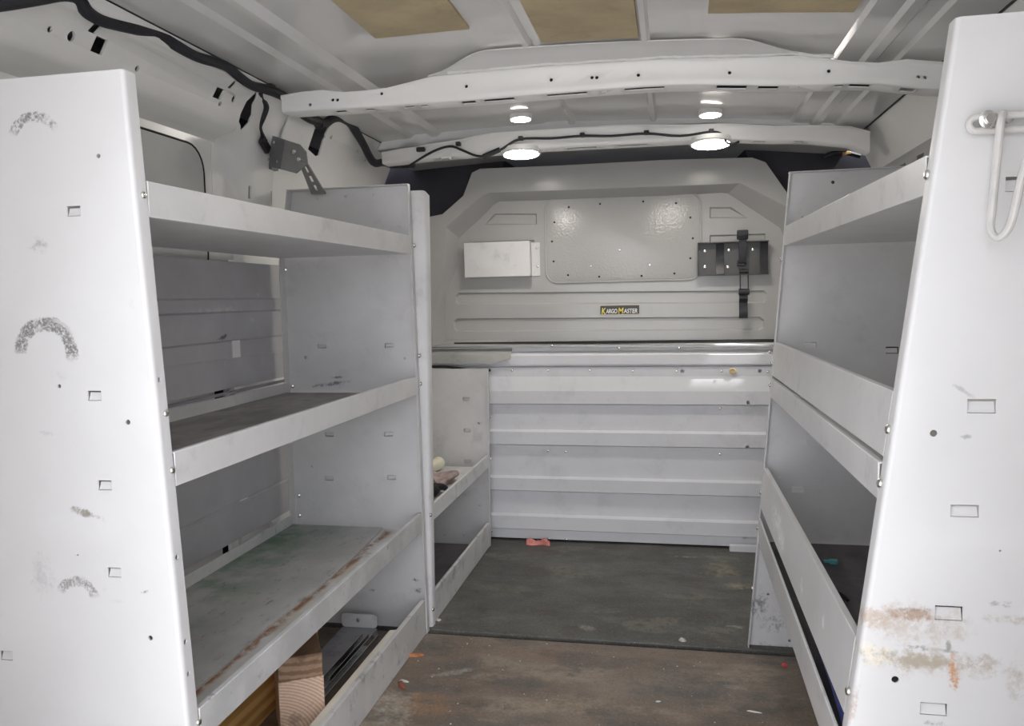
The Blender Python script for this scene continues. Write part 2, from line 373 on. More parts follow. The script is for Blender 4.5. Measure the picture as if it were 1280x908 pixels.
# roof skin: beads run lengthwise
prof = []
def rp(x, dz=0): prof.append((x, roofz(x)+dz))
rp(-.79,-.004); rp(-.70,-.004); rp(-.69,.004); rp(-.65,.004); rp(-.64,-.008); rp(-.625,-.008); rp(-.61,.002)
for x in (-.52,-.44,-.35): rp(x, .002)
rp(-.335,.002); rp(-.325,.006); rp(-.268,.006); rp(-.262,-.004); rp(-.252,-.004); rp(-.246,.004); rp(-.23,.002); rp(-.055,.002); rp(-.05,-.004); rp(-.041,-.004); rp(-.036,.004)
for x in (.05,.15,.27): rp(x,.003)
rp(.29,.003); rp(.296,-.004); rp(.335,-.004); rp(.342,-.010); rp(.358,-.010); rp(.366,-.002); rp(.392,-.002); rp(.398,-.008); rp(.47,-.008)
ceil = MB().loft([[(x,y,z) for x, z in prof]+[(x,y,z+.03) for x, z in prof[::-1]] for y in (.40, 2.14)]).build('ceiling', M['roof'], smooth=25)
struct(ceil, 'glossy grey white roof skin with lengthwise swage lines', 'ceiling')
hl = MB().loft([[(x,y,z) for x, z in ((-.80,zz_), (-.4,zz_+.02), (-.16,zz_+.025), (.1,zz_+.02), (.48,zz_-.02), (.48,zz_+.1), (-.80,zz_+.1))] for y, zz_ in ((2.145,1.165),(2.5,1.155),(3.3,1.10))]).build('ceiling', M['headliner'])
struct(hl, 'plain grey cab headliner above the bulkhead', 'ceiling')

def bar(name, label, Y, top, bot, depth, x0, x1, flange):
    xs = [x0+(x1-x0)*i/28 for i in range(29)]
    def itp(tb, x):
        for (a, za), (b, zb) in zip(tb, tb[1:]):
            if a <= x <= b:
                t = (x-a)/(b-a); t = t*t*(3-2*t)
                return za+(zb-za)*t
        return tb[0][1] if x < tb[0][0] else tb[-1][1]
    m = MB(); loops = []
    for x in xs:
        zt, zb = itp(top, x), itp(bot, x)
        loops.append([(x,Y,zb+.002),(x,Y-.001,zb+.012),(x,Y,zt-.010),(x,Y-.004,zt-.005),(x,Y-.003,zt),(x,Y+depth,zt),(x,Y+depth,zb),(x,Y+.002,zb)])
    m.loft(loops)
    o = m.build(name, M['body'], smooth=50)
    q = MB(); q.loft([[(x,Y+.003,itp(bot,x)+.0025),(x,Y+.003,itp(top,x)-.0025),(x,Y+depth-.002,itp(top,x)-.0025),(x,Y+depth-.002,itp(bot,x)+.0025)] for x in xs[1:-1]]); cut(o, q, 50)
    q = MB(); q.loft([[(x,Y+.0055,itp(bot,x)+.0055),(x,Y+.0055,itp(top,x)-.0055),(x,Y+depth-.004,itp(top,x)-.0055),(x,Y+depth-.004,itp(bot,x)+.0055)] for x in xs[2:-2]]); q.build('slot_shade_core', M['hole'], o)  # near-black core added so the bar's slots look deep in shade
    struct(o, label, 'roof bar')
    return o, itp
T1 = [(-.76,1.166),(-.70,1.172),(-.62,1.162),(-.56,1.164),(-.44,1.180),(-.25,1.182),(-.056,1.179),(.2,1.168),(.27,1.158),(.34,1.143),(.40,1.146),(.49,1.132)]
B1 = [(-.76,1.133),(-.6,1.131),(-.44,1.131),(-.056,1.133),(.305,1.113),(.49,1.089)]
bar1, it1 = bar('trim_1', 'white roof cross bar nearer the rear doors, with small bolt holes', 1.53, T1, B1, .05, -.77, .49, True)
T2 = [(-.78,1.150),(-.70,1.158),(-.6,1.168),(-.45,1.184),(-.16,1.184),(.1,1.172),(.3,1.155),(.40,1.150),(.49,1.128)]
B2 = [(-.78,1.120),(-.6,1.128),(-.38,1.135),(.1,1.133),(.3,1.12),(.40,1.108),(.49,1.078)]
bar2, it2 = bar('trim_2', 'white roof cross bar carrying the two dome lamps above the bulkhead', 2.10, T2, B2, .05, -.77, .47, True)
c = MB()
for px, py in ((360,0),): pass
for px, py in ((388,131),(416,125),(422,125),(477,117),(583,108),(689,100),(740,97),(746,97),(798,94),(912,91),(1036,89),(1148,96),(1156,97)):
    p = aY(px, py, 1.53); c.cyl((p.x,1.50,p.z),(p.x,1.545,p.z), .0032, n=12)
cut(bar1, c, 50)
c = MB()
for x0, x1, y0, y1 in ((-.665,-.64,1.545,1.565),(-.60,-.58,1.545,1.56),(-.52,-.497,1.546,1.560),(-.485,-.47,1.546,1.560),(-.40,-.372,1.540,1.562),(-.355,-.295,1.538,1.560),(-.232,-.155,1.538,1.557),(-.130,-.118,1.542,1.552),(-.085,-.012,1.538,1.557),(.082,.135,1.535,1.562),(.155,.190,1.538,1.562),(.21,.225,1.542,1.552),(.285,.300,1.54,1.556),(.310,.345,1.538,1.560),(.395,.42,1.54,1.565)):
    z = it1(B1, (x0+x1)/2); c.box(x0, x1, y0, y1, z-.03, z+.006)
cut(bar1, c, 50)
c = MB()
for x0, x1 in ((-.265,-.19),(-.135,-.06),(-.62,-.58),(.2,.23),(.3,.32)):
    z = it2(B2, (x0+x1)/2); c.box(x0, x1, 2.11, 2.130, z-.03, z+.006)
cut(bar2, c, 50)
m = MB()
random.seed(3)
pts = []
for i in range(60):
    x = -.42+.70*i/59; z = it1(T1, x)
    pts.append((x, 1.523+.002*random.random(), z+.002+.0016*random.random()))
m.tube(pts, .0034, 8, 2)
m.build('sealant_bead', M['seal'], bar1)
for B, it, T, Y in ((bar1, it1, T1, 1.53),):
    m = MB(); lo = []
    for i in range(49):
        x = -.46+.70*i/48; k = min(1, min(i, 48-i)/9); k = k*k*(3-2*k)
        zt = it(T, x); zr = roofz(x)-.0045; zr = zt+.001+(zr-zt-.001)*k
        y0 = Y-.006-.056*k
        lo.append([(x,y0,zr+.002),(x,y0,zr),(x,Y-.022*k-.004,zr-.003*k),(x,Y-.003,zt+.0008),(x,Y+.01,zt+.0008),(x,Y+.01,zt+.003),(x,Y-.022*k-.002,zr)])
    m.loft(lo); m.build('mounting_flange', M['roof'], B, smooth=40)

# side walls -----------------------------------------------------------------
PW = [(-.790,1.186),(-.797,1.168),(-.806,1.160),(-.822,1.148),(-.836,1.125),(-.843,1.103),(-.853,1.093),(-.890,1.083),(-.903,1.075),(-.906,1.045),(-.907,.90),(-.925,.85),(-.925,.0)]
def wall(name, y0, y1, P, flip):
    f = (lambda x: mir(x)) if flip else (lambda x: x)
    lo = [[(f(x),y,z-(.03 if flip else 0)*max(0,(z-.9)/.29)) for x, z in P]+[(f(x-.004),y,z-(.03 if flip else 0)*max(0,(z-.9)/.29)) for x, z in P[::-1]] for y in (y0, y1)]
    return MB().loft(lo).build(name, M['body'], smooth=30)
wl = wall('wall_left', .40, 1.485, PW, False)
PW2 = [(-.785,1.190),(-.795,1.178),(-.815,1.150),(-.84,1.09),(-.868,1.02),(-.878,.95),(-.882,.90),(-.925,.87),(-.925,.0)]
wl2 = wall('wall_left', 1.650, 2.30, PW2, False)
struct(wl, 'white painted left body side with square cut-outs and blanked window', 'wall')
struct(wl2, 'white painted left body side behind the side door pillar', 'wall')
wr = wall('wall_right', .40, 1.62, PW, True); struct(wr, 'white painted right body side by the rear', 'wall')
wr2 = wall('wall_right', 1.62, 2.30, PW2, True); struct(wr2, 'white painted right body side beside the bulkhead', 'wall')
# holes through the inner skin of the left side
c = MB()
def wcut(px, py, X, w, h, rot=0, shape='box'):
    p = aX(px, py, X)
    if shape == 'cyl': c.cyl((X-.05,p.y,p.z),(X+.06,p.y,p.z), w/2, n=14)
    else:
        a = R_(rot); c.obox(p, (1,0,0), (0,math.cos(a),math.sin(a)), (0,-math.sin(a),math.cos(a)), .06, w/2, h/2)
wcut(68, 36, -.826, .008, 0, shape='cyl'); wcut(91, 45, -.829, .013, 0, shape='cyl'); wcut(169, 86, -.838, .009, 0, shape='cyl')
wcut(114, 36, -.823, .014, .011); wcut(122, 57, -.832, .023, .021)
wcut(269, 117, -.833, .024, .018); wcut(279, 107, -.826, .011, .012); wcut(287, 124, -.834, .012, 0, shape='cyl'); wcut(273, 130, -.838, .009, 0, shape='cyl')
cut(wl, c, 50)
# pillar between rear quarter and door aperture
PP = [(-.790,1.186),(-.797,1.168),(-.806,1.160),(-.822,1.148),(-.836,1.125),(-.843,1.103),(-.850,1.085),(-.856,1.050),(-.862,1.00),(-.868,.92),(-.925,.87),(-.925,0)]
def pil(y, k):
    q = [(a[0]*(1-k)+b[0]*k, a[1]*(1-k)+b[1]*k) for a, b in zip(PW, PP)]
    return [(x,y,z) for x, z in q]+[(x-.004,y,z) for x, z in q[::-1]]
m = MB()
m.loft([pil(1.486,0), pil(1.50,.03), pil(1.52,.25), pil(1.55,.75), pil(1.575,.97), pil(1.59,1), pil(1.648,1), pil(1.654,.96)])
plr = m.build('wall_left', M['body'], smooth=45); struct(plr, 'white upright pillar in the left body side behind the grey bracket', 'wall')
c = MB()
p = aX(305, 134, -.832); 
c.ext([(p.y-.045,p.z-.002),(p.y-.015,p.z+.037),(p.y+.012,p.z+.018),(p.y+.034,p.z-.008),(p.y+.030,p.z-.022),(p.y+.012,p.z-.042)], 'x', -.87, -.75)
p = aX(316, 242, -.862); c.box(-.88, -.80, p.y-.003, p.y+.003, p.z-.010, p.z+.016)
p = aX(340, 246, -.862); c.box(-.88, -.80, p.y-.003, p.y+.003, p.z-.012, p.z+.012)
cut(plr, c, 45)
c = MB()
p = aX(390, 171, -.83); c.ext([(p.y-.06,p.z-.025),(p.y-.055,p.z+.035),(p.y+.04,p.z+.035),(p.y+.045,p.z-.035),(p.y+.03,p.z-.04)], 'x', -.92, -.75)
for px, py, w in ((402,171,.008),(409,172,.010),(400,178,.009),(443,189,.010),(456,201,.012),(373,158,.008)):
    p = aX(px, py, -.825); c.cyl((-.92,p.y,p.z),(-.75,p.y,p.z), w/2, n=12)
cut(wl2, c, 50)
# relief pressings on the second bay
m = MB()
m.loft([[(-.845,1.66,1.10),(-.80,1.66,1.172),(-.86,1.66,1.172)], [(-.835,1.78,1.105),(-.795,1.76,1.175),(-.86,1.76,1.175)]])
m.build('pressing', M['body'], wl2)
# blanked window
win = thing('window_1', 'blanked grey window panel in the left body side above the shelf', 'window', (-.905,1.2,.9)); win['kind'] = 'structure'
def rrect(y0, y1, z0, z1, r, n=6):
    q = []
    for cy, cz, a0 in ((y1-r,z1-r,0),(y0+r,z1-r,90),(y0+r,z0+r,180),(y1-r,z0+r,270)):
        for k in range(n+1): a = R_(a0+90*k/n); q.append((cy+r*math.cos(a), cz+r*math.sin(a)))
    return q
wo = rrect(.82, 1.452, .80, 1.058, .05)
MB().loft([[(x,y,z) for y, z in wo] for x in (-.906,-.9025)]).build('blank_panel', paint('window_blank_grey',(.60,.60,.59),.6), win)
m = MB(); g = [(-.9028,y,z) for y, z in wo]; m.tube(g+[g[0]], .0022, 8, 1); m.build('gasket_shade_strip', M['rubber'], win)
# outer skin, cab and bulkhead surroundings
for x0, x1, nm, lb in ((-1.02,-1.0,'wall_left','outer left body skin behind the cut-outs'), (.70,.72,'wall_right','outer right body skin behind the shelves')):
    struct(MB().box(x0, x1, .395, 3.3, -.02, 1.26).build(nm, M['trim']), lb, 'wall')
struct(MB().box(-1.0, -.80, .395, .399, -.02, 1.25).build('wall_left', M['body']), 'rear edge of the left body side', 'wall')
struct(MB().box(.49, .70, .395, .399, -.02, 1.25).build('wall_right', M['body']), 'rear edge of the right body side', 'wall')
struct(MB().box(-1.0, .70, 3.3, 3.32, -.02, 1.3).build('wall_front', M['trim']), 'dark cab behind the bulkhead', 'wall')
# unseen rear frame, added and narrowed to shade the near end panels
XO0, XO1, ZO = -.575, .225, 1.13
m = MB().box(-1.02,XO0,.33,.394,-.05,1.27).box(XO1,.72,.33,.394,-.05,1.27).box(XO0,XO1,.33,.394,ZO,1.27).box(-1.02,.72,.394,.40,1.21,1.27)
struct(m.build('rear_shade_frame', M['body'], bevel=.01), 'unseen white rear door frame, added to shade the near end panels', 'door frame')
# roof closing strips at the gutters
for s_, lb in ((1,'thin dark gutter seam along the left roof edge'), (-1,'thin dark gutter seam along the right roof edge')):
    f = (lambda x: x) if s_ == 1 else mir
    zo = 0 if s_ == 1 else -.030
    zr = roofz(f(-.79))-(.003 if s_ == 1 else .007)
    m = MB().loft([[(f(-.792),y,zr-.001),(f(-.7885),y,zr-.0022),(f(-.7865),y,zr-.0022),(f(-.7860),y,zr+.003),(f(-.792),y,zr+.003)] for y in (.40, 2.3)])
    struct(m.build('trim_3' if s_ == 1 else 'trim_4', M['rubber']), lb, 'seam')
    m = MB().loft([[(f(-.790),y,1.1885+zo),(f(-.788),y,1.22+zo),(f(-.788),y,1.25+zo),(f(-1.01),y,1.25+zo),(f(-1.01),y,1.1885+zo)] for y in (.40, 2.3)])
    struct(m.build('ceiling', M['body']), 'white roof edge closing above the %s body side' % ('left' if s_ == 1 else 'right'), 'ceiling')

# dark cab pillar trims beside the bulkhead opening
m = MB()
lo = []
for y, ins in ((2.46,0),(2.52,.02),(2.66,.10),(2.9,.16)):
    lo.append([(-.95+ins*.2,y,.80),(-.60+ins*.5,y,.85),(-.56+ins,y,.98),(-.545+ins*.6,y,1.08),(-.50+ins*.4,y,1.178),(-.95,y,1.178)])
m.loft(lo); t5 = m.build('trim_5', M['trim'], smooth=60); struct(t5, 'dark blue black cab pillar trim left of the bulkhead top', 'pillar trim')
m = MB(); lo = []
for y, ins in ((2.46,0),(2.52,.02),(2.66,.08),(2.9,.14)):
    lo.append([(.62-ins*.2,y,.80),(.36-ins*.5,y,.85),(.30-ins,y,.98),(.25-ins*.6,y,1.06),(.21-ins*.4,y,1.165),(.62,y,1.165)])
m.loft(lo); t6 = m.build('trim_6', M['trim'], smooth=60); struct(t6, 'dark blue black cab pillar trim right of the bulkhead top', 'pillar trim')
p = aY(1057, 190, 2.44); 
m = MB(); m.tube([aY(1030,196,2.43), aY(1050,190,2.42), aY(1075,195,2.43)], .007, 8, 4); m.build('belt_guide', M['black'], t6)
m = MB(); m.obox(aY(1058,192,2.42), (1,0,.1), (0,1,0), (0,0,1), .011, .006, .0035); m.build('belt_clip', M['amber'], t6, bevel=.001)

# ------------------------------------------------------------------ roof pads and lamps
pads = [(-.500,-.333,.85,1.352,'tan damping pad glued to the roof skin, nearest the thick wiring loom'),
        (-.226,-.055,.90,1.452,'tan damping pad between two roof swages, reaching closest to the first cross bar'),
        (.058,.275,.90,1.343,'tan damping pad on the roof skin farthest from the wiring loom, barely showing')]
for x0, x1, y0, y1, lb in pads:
    lo = [[(x,y,roofz(x)+.0005-e) for x in (x0,(x0+x1)/2,x1)]+[(x,y,roofz(x)+.004) for x in (x1,(x0+x1)/2,x0)] for y, e in ((y0,.003),(y1,.003))]
    tag(MB().loft(lo).build('damping_pad', M['tan']), lb, 'roof pad', 'tan damping pads on the roof')
def dome(cx, label, Y=2.112, z=None, k=1.0, mat='lens', tilt=13):
    z = it2(B2, cx)+.001 if z is None else z
    t = thing('dome_lamp', label, 'lamp', (cx,Y,z), 'lit dome lamps on the cross bar')
    N = 28; a = R_(tilt); ca, sa = math.cos(a), math.sin(a)
    def ring(u, v, w_): # tilted so the lens looks slightly back towards the doors
        o = []
        for i in range(N):
            y, zz_ = v*k*math.sin(2*math.pi*i/N), w_
            o.append((cx+u*k*math.cos(2*math.pi*i/N), Y+y*ca+zz_*sa, z-.006-y*sa+zz_*ca))
        return o
    MB().loft([ring(.052,.036,.010), ring(.053,.037,-.002), ring(.050,.034,-.005), ring(.046,.030,-.005)]).build('bezel', M['seal'], t)
    MB().loft([ring(.0455,.0295,-.003), ring(.0455,.0295,-.0058), ring(.034,.022,-.0075), ring(.017,.011,-.0082)]).build('lens', M[mat], t, smooth=60)
dome(-.388, 'larger lit dome lamp on the cross bar, nearer the wiring loom')
dome(.098, 'larger lit dome lamp on the cross bar, above the black extinguisher bracket')
for q, lb in ((aZ(651,151,1.191), 'small lit roof lamp above the larger lamp nearer the wiring loom'), (aZ(888,142,1.184), 'small lit roof lamp above the larger lamp over the extinguisher bracket')):
    dome(q.x, lb, q.y, roofz(q.x)-.001, .55, 'lens_small', 11)
lw = thing('lamp_cable', 'thin black cable clipped along the cross bar between the dome lamps', 'cable', aY(780,168,2.095))
pts = [(512,207),(540,190),(562,183),(578,188),(596,195),(612,194),(628,186),(650,174),(690,173),(728,170),(765,170),(808,167),(850,170),(888,165),(902,168),(908,178),(916,180),(924,177)]
MB().tube([aY(px,py,2.088) for px, py in pts], .0032, 8, 4).build('wire', M['black'], lw)
for px, py in ((573,180),(651,173),(728,169),(808,166),(889,164)):
    p = aY(px,py,2.088); MB().obox(p, (1,0,0),(0,1,0),(0,0,1), .006,.008,.005).build('clip', M['black'], lw, bevel=.0015)
MB().tube([aY(604,196,2.086), aY(625,187,2.086)], .007, 8, 3).build('connector', M['black'], lw)
MB().obox(aY(526,187,2.086),(1,0,0),(0,1,0),(0,0,1),.012,.006,.006).build('connector', M['black'], lw, bevel=.003)
p = aY(558,188,2.09)
wt = MB().box(p.x-.011,p.x+.011,2.075,2.098,p.z-.024,p.z-.018).box(p.x-.011,p.x+.011,2.094,2.098,p.z-.022,p.z+.02).build('cable_bracket', M['body'], lw, bevel=.001)

# wiring loom
loom = [(-120,14,-.80),(-50,8,-.80),(0,4,-.80),(47,-3,-.80),(80,-8,-.80),(97,-2,-.80),(109,15,-.80),(125,25,-.80),(141,30,-.80),(172,37,-.80),(195,42,-.80),(222,58,-.795),(246,71,-.79),(270,78,-.787),(286,85,-.785),(300,97,-.785),(315,107,-.785),(330,111,-.785),(345,116,-.785),(359,124,-.785),(372,138,-.785),(383,147,-.785),(396,151,-.785),(404,156,-.785)]
t = thing('wiring_loom', 'thick black taped wiring loom sagging along the roof edge above the blanked window', 'cable', aX(215,50,-.79))
P = [aX(a,b,x) for a, b, x in loom]
MB().tube(P, [.0098]*6+[.0095,.0085,.0082,.0085,.009,.0095,.0085,.009,.0088,.0088,.0085,.0095,.010,.0088,.0085,.0088,.012,.0105], 10, 4).build('taped_bundle', M['tape'], t)
P2 = [(398,155,-.785),(407,154,-.785),(415,149,-.785),(426,147,-.785),(438,154,-.785),(447,168,-.785),(455,182,-.785),(462,196,-.785),(469,204,-.785),(480,203,-.78),(490,206,-.77),(502,206,-.74),(516,206,-.72)]
MB().tube([aX(a,b,x) for a, b, x in P2], [.012,.0105,.0100,.0110,.012,.0105,.0100,.0105,.0105,.0105,.0105,.010,.009], 10, 4).build('taped_branch', M['tape'], t)
P3 = [(324,114,-.80),(327,122,-.81),(333,134,-.815),(329,148,-.82),(326,158,-.83),(327,165,-.835),(331,176,-.84)]
MB().tube([aX(a,b,x) for a, b, x in P3], [.006,.006,.006,.005,.003,.003,.006], 8, 4).build('lead', M['tape'], t)
p = aX(331,181,-.84); MB().obox(p, (1,0,0), (0,.8,-.6), (0,.6,.8), .005,.017,.010).build('plug', M['black'], t, bevel=.002)
p = aX(334,108,-.795); MB().obox(p, (1,0,0), (0,1,-.3), (0,.3,1), .014,.0125,.0125).build('tape_wrap', M['tape'], t, bevel=.006)

# ------------------------------------------------------------------ bulkhead
YB, YC = 2.366, 2.425
bh = thing('cargo_bulkhead', 'grey painted steel bulkhead with pressed upper panel and ribbed lower panel', 'bulkhead', (-.15,2.39,0)); bh['kind'] = 'thing'
O = [(530,434),(530,400),(530,335),(532,272),(553,268),(579,245),(590,216),(600,211),(700,207),(830,200),(940,197),(957,203),(990,250),(1022,292),(1028,434)]
Bv = [(541,431),(541,400),(556,337),(557,284),(566,276),(585,260),(604,244),(612,241),(700,238),(830,233),(910,230),(925,229),(990,262),(1012,300),(1014,432)]
Cc = [(557,429),(557,366),(573,331),(574,298),(583,289),(600,274),(616,257),(624,252),(700,250),(830,246),(902,241),(910,242),(975,285),(995,330),(996,429)]
m = MB()
lo = [[aY(*q, YB) for q in O], [aY(*q, YB) for q in Bv], [aY(*q, YC) for q in Cc]]
bk = [Vector((p.x, YC+.03, p.z)) for p in lo[0]]
m.loft([[Vector((p.x, YC+.03, p.z)) for p in lo[2]], bk, lo[0], lo[1], lo[2]], caps=False)
vs = [m.bm.verts.new(p) for p in lo[2]]; m.bm.faces.new(vs)
vs = [m.bm.verts.new(Vector((p.x, YC+.03, p.z))) for p in lo[2]]; m.bm.faces.new(vs[::-1])
bmesh.ops.remove_doubles(m.bm, verts=m.bm.verts, dist=1e-5)
up = m.build('upper_panel', M['part_up'], bh, smooth=28)
c = MB()
def groove(poly, dep=.007, ins=.004):
    pts = [aY(*q, YC) for q in poly]; cx = sum(p.x for p in pts)/len(pts); cz = sum(p.z for p in pts)/len(pts)
    def sc(k, y): 
        o = []
        for p in pts:
            dx, dz = p.x-cx, p.z-cz
            o.append((cx+(dx-math.copysign(min(abs(dx),k),dx)), y, cz+(dz-math.copysign(min(abs(dz),k),dz))))
        return o
    c.loft([sc(0,YC-.01), sc(0,YC), sc(ins,YC+dep), ])
groove([(573,366),(955,363),(959,367),(959,375),(955,379),(573,381),(569,377),(569,370)])
groove([(571,398),(950,396),(955,400),(955,410),(950,413),(571,415),(567,411),(567,402)])
groove([(618,267),(671,267),(671,281),(606,281)])
groove([(887,259),(914,259),(934,273),(887,273)])
groove([(591,303),(668,300),(668,316),(591,318)])
groove([(887,294),(957,292),(957,308),(887,309)])
cut(up, c, 28)
def rr(x0, x1, z0, z1, r, y, n=6):
    return [(a,y,b) for a, b in rrect(x0, x1, z0, z1, r, n)]
pa, pb = aY(682,250,YC-.004), aY(875,348,YC-.004)
cv = MB().loft([rr(pa.x,pb.x,pb.z,pa.z-.001,.032,YC+.001), rr(pa.x,pb.x,pb.z,pa.z-.001,.032,YC-.004), rr(pa.x+.002,pb.x-.002,pb.z+.002,pa.z-.003,.030,YC-.005)]).build('cover_plate', M['cover'], bh)
m = MB(); g = rr(pa.x-.003,pb.x+.003,pb.z-.003,pa.z+.002,.035,YC-.002); m.tube(g+[g[0]], .0035, 8, 1); m.build('seal_strip', M['part_up'], cv)
for px, py in ((711,259),(750,255),(804,252),(845,254),(863,272),(866,298),(863,323),(843,342),(802,345),(749,346),(710,344),(692,327),(690,302),(693,278)):
    fix(cv, RIVET, aY(px,py,YC-.005), (0,-1,0), 'rivet')
for px, py in ((775,313),(739,333),(812,332)): fix(cv, BRIGHT, aY(px,py,YC-.005), (0,-1,0), 'rivet', .8)
# lower ribbed panel: profile (Y,z) swept along X
a, b = 2.372, 2.360
pr = [(2.420,.612),(2.405,.602),(2.372,.578),(2.366,.574),(2.366,.5465),(2.384,.5450),(2.384,.5405),(a,.5390),(a,.511),(b+.002,.474),(b,.468),(b,.430),(a,.425),(a,.349),(b,.343),(b,.305),(a,.300),(a,.206),(b,.200),(b,.163),(a,.158),(a,.088),(b,.082),(b,.043),(a,.038),(a,.010),(2.385,.010),(2.385,.60),(2.425,.615)]
lowp = MB().ext(pr, 'x', -.80, .42).build('lower_panel', M['part_low'], bh, smooth=8)
c = MB()
for px, py in ((935,503),(934,558),(933,621),(932,673),(853,464),(950,464)):
    p = aY(px,py,2.37); c.cyl((p.x,2.34,p.z),(p.x,2.381,p.z), .0052, n=14)
cut(lowp, c, 8)
for px, py in ((685,463),(737,463),(791,464),(846,464),(902,464),(690,432),(640,463),(774,435),(849,435),(962,440),(958,481),(900,493),(900,511),(900,547),(900,568),(898,661),(685,564),(707,565),(686,674),(708,675),(960,465)):
    fix(lowp, BRIGHT, aY(px,py,2.366 if py < 470 else 2.368), (0,-1,0), 'screw', .9)
p = aY(916,464,2.37); q = lathe_mesh('plug', [(.010,-.001),(.0105,.002),(.007,.004),(.006,.001),(.003,.001),(.002,.003)], paint('brass_plug',(.62,.50,.28),.35))
fix(lowp, q, p, (0,-1,0), 'plug')
tab = MB().box(aY(912,0,2.355).x, .30, 2.340, 2.3595, .003, .022).build('foot_bracket', M['part_low'], bh, bevel=.001)
fix(tab, SCREW, aY(931,687,2.352), (0,-1,0), 'bolt'); fix(tab, SCREW, aY(932,697,2.339), (0,-1,.2), 'bolt', .8)
# worn sheet folded over the ledge at the left
m = MB(); lo = []
for i in range(9):
    x = -.74+.262*i/8; w = .003*math.sin(i*1.7); jag = (.0,.002,-.001,.002,0,.001,.003,-.006,-.012)[i]
    lo.append([(x,2.425,.6185),(x,2.405,.6065),(x,2.370,.5825),(x,2.362,.576),(x,2.358,.553+w-jag),(x,2.356,.553+w-jag),(x,2.360,.579),(x,2.369,.585),(x,2.404,.609),(x,2.425,.621)])
m.loft(lo); cs = m.build('ledge_sheet', M['counter'], bh, smooth=45)
fix(cs, BRIGHT, aY(565,434,2.405), (0,-1,.6), 'screw'); fix(cs, RIVET, aY(582,447,2.372), (0,-1,.8), 'rivet', 1.3); fix(cs, BRIGHT, aY(633,435,2.40), (0,-1,.6), 'screw')
MB().box(aY(556,0,2.40).x, .42, 2.398, 2.43, .6085, .6145).build('gasket_shade_strip', M['rubber'], bh)  # black strip stands in for the shadow groove below the upper panel
MB().tube([aY(537,458.5,2.333),aY(555,458.5,2.333),aY(570,460,2.333),aY(583,462.5,2.333),aY(600,462.5,2.333),aY(613,463,2.333)], .0042, 8, 4).build('shadow_gap_strip', M['rubber'], bh)  # black tube painted in as the shadow gap between ledge and cabinet panel
# sticker
st = thing('maker_sticker', 'small black and yellow maker sticker in the middle of the bulkhead', 'sticker', aY(775,387,YC))
p0, p1 = aY(749.5,381.5,YC-.001), aY(800,393.5,YC-.001)
MB().box(p0.x,p1.x,YC-.0012,YC+.0005,p1.z,p0.z).build('backing', paint('sticker_tan',(.55,.50,.36),.35), st)
MB().box(p0.x+.002,p1.x-.002,YC-.0018,YC-.0010,p1.z+.0025,p0.z-.0025).build('black_field', paint('sticker_black',(.03,.03,.028),.35), st)
wmat, ymat = paint('sticker_white',(.80,.80,.78),.4), paint('sticker_yellow',(.88,.72,.10),.4)
def text(body, x, z, size, mat, parent, y, sx=1.0, shear=.15, ext=.0004, off=0, name='lettering'):
    cu_ = bpy.data.curves.new(name, 'FONT'); cu_.body = body; cu_.size = size; cu_.extrude = ext; cu_.shear = shear; cu_.offset = off
    o = bpy.data.objects.new(name, cu_); C.objects.link(o)
    bpy.context.view_layer.update()
    me = bpy.data.meshes.new_from_object(o.evaluated_get(bpy.context.evaluated_depsgraph_get()))
    bpy.data.objects.remove(o)
    me.transform(Matrix.Scale(sx, 4, (1,0,0))); me.transform(Matrix.Rotation(R_(90), 4, 'X'))
    me.materials.clear(); me.materials.append(mat)
    o = bpy.data.objects.new(name, me); C.objects.link(o); o.parent = parent; o.location = Vector((x,y,z))-wloc(parent)
    wd = max(v.co.x for v in me.vertices)
    return o, wd
yt = YC-.0022; zb_ = p1.z+.0055
x = p0.x+.005
tw = p1.x-p0.x-.010
for s_, sz, mt, frac in (('K',.026,ymat,.13),('ARGO',.0185,wmat,.32),('M',.026,ymat,.16),('ASTER',.0185,wmat,.39)):
    o, wd = text(s_, x, zb_-(.002 if sz > .02 else 0), sz, mt, st, yt, 1.0, off=.0004)
    o.scale.x = tw*frac*.95/wd; x += tw*frac

# document box
db = thing('document_box', 'shallow grey sheet metal document box screwed to the bulkhead beside the cover plate', 'box', aY(623,345,2.40))
a, b = aY(580,304,2.392), aY(663,345,2.392)
m = MB().box(a.x,b.x,2.390,2.392,b.z,a.z).box(a.x,a.x+.0015,2.392,2.424,b.z,a.z).box(b.x-.0015,b.x,2.392,2.424,b.z,a.z).box(a.x,b.x,2.392,2.424,b.z,b.z+.0015)
m.build('pocket', M['shelf'], db, bevel=.0006)
MB().box(b.x,b.x+.025,2.4225,2.4245,b.z,a.z-.004).build('mounting_flange', M['shelf'], db)
fix(db, BRIGHT, aY(671,310,2.4225), (0,-1,0), 'screw'); fix(db, BRIGHT, aY(672,333,2.4225), (0,-1,0), 'screw')

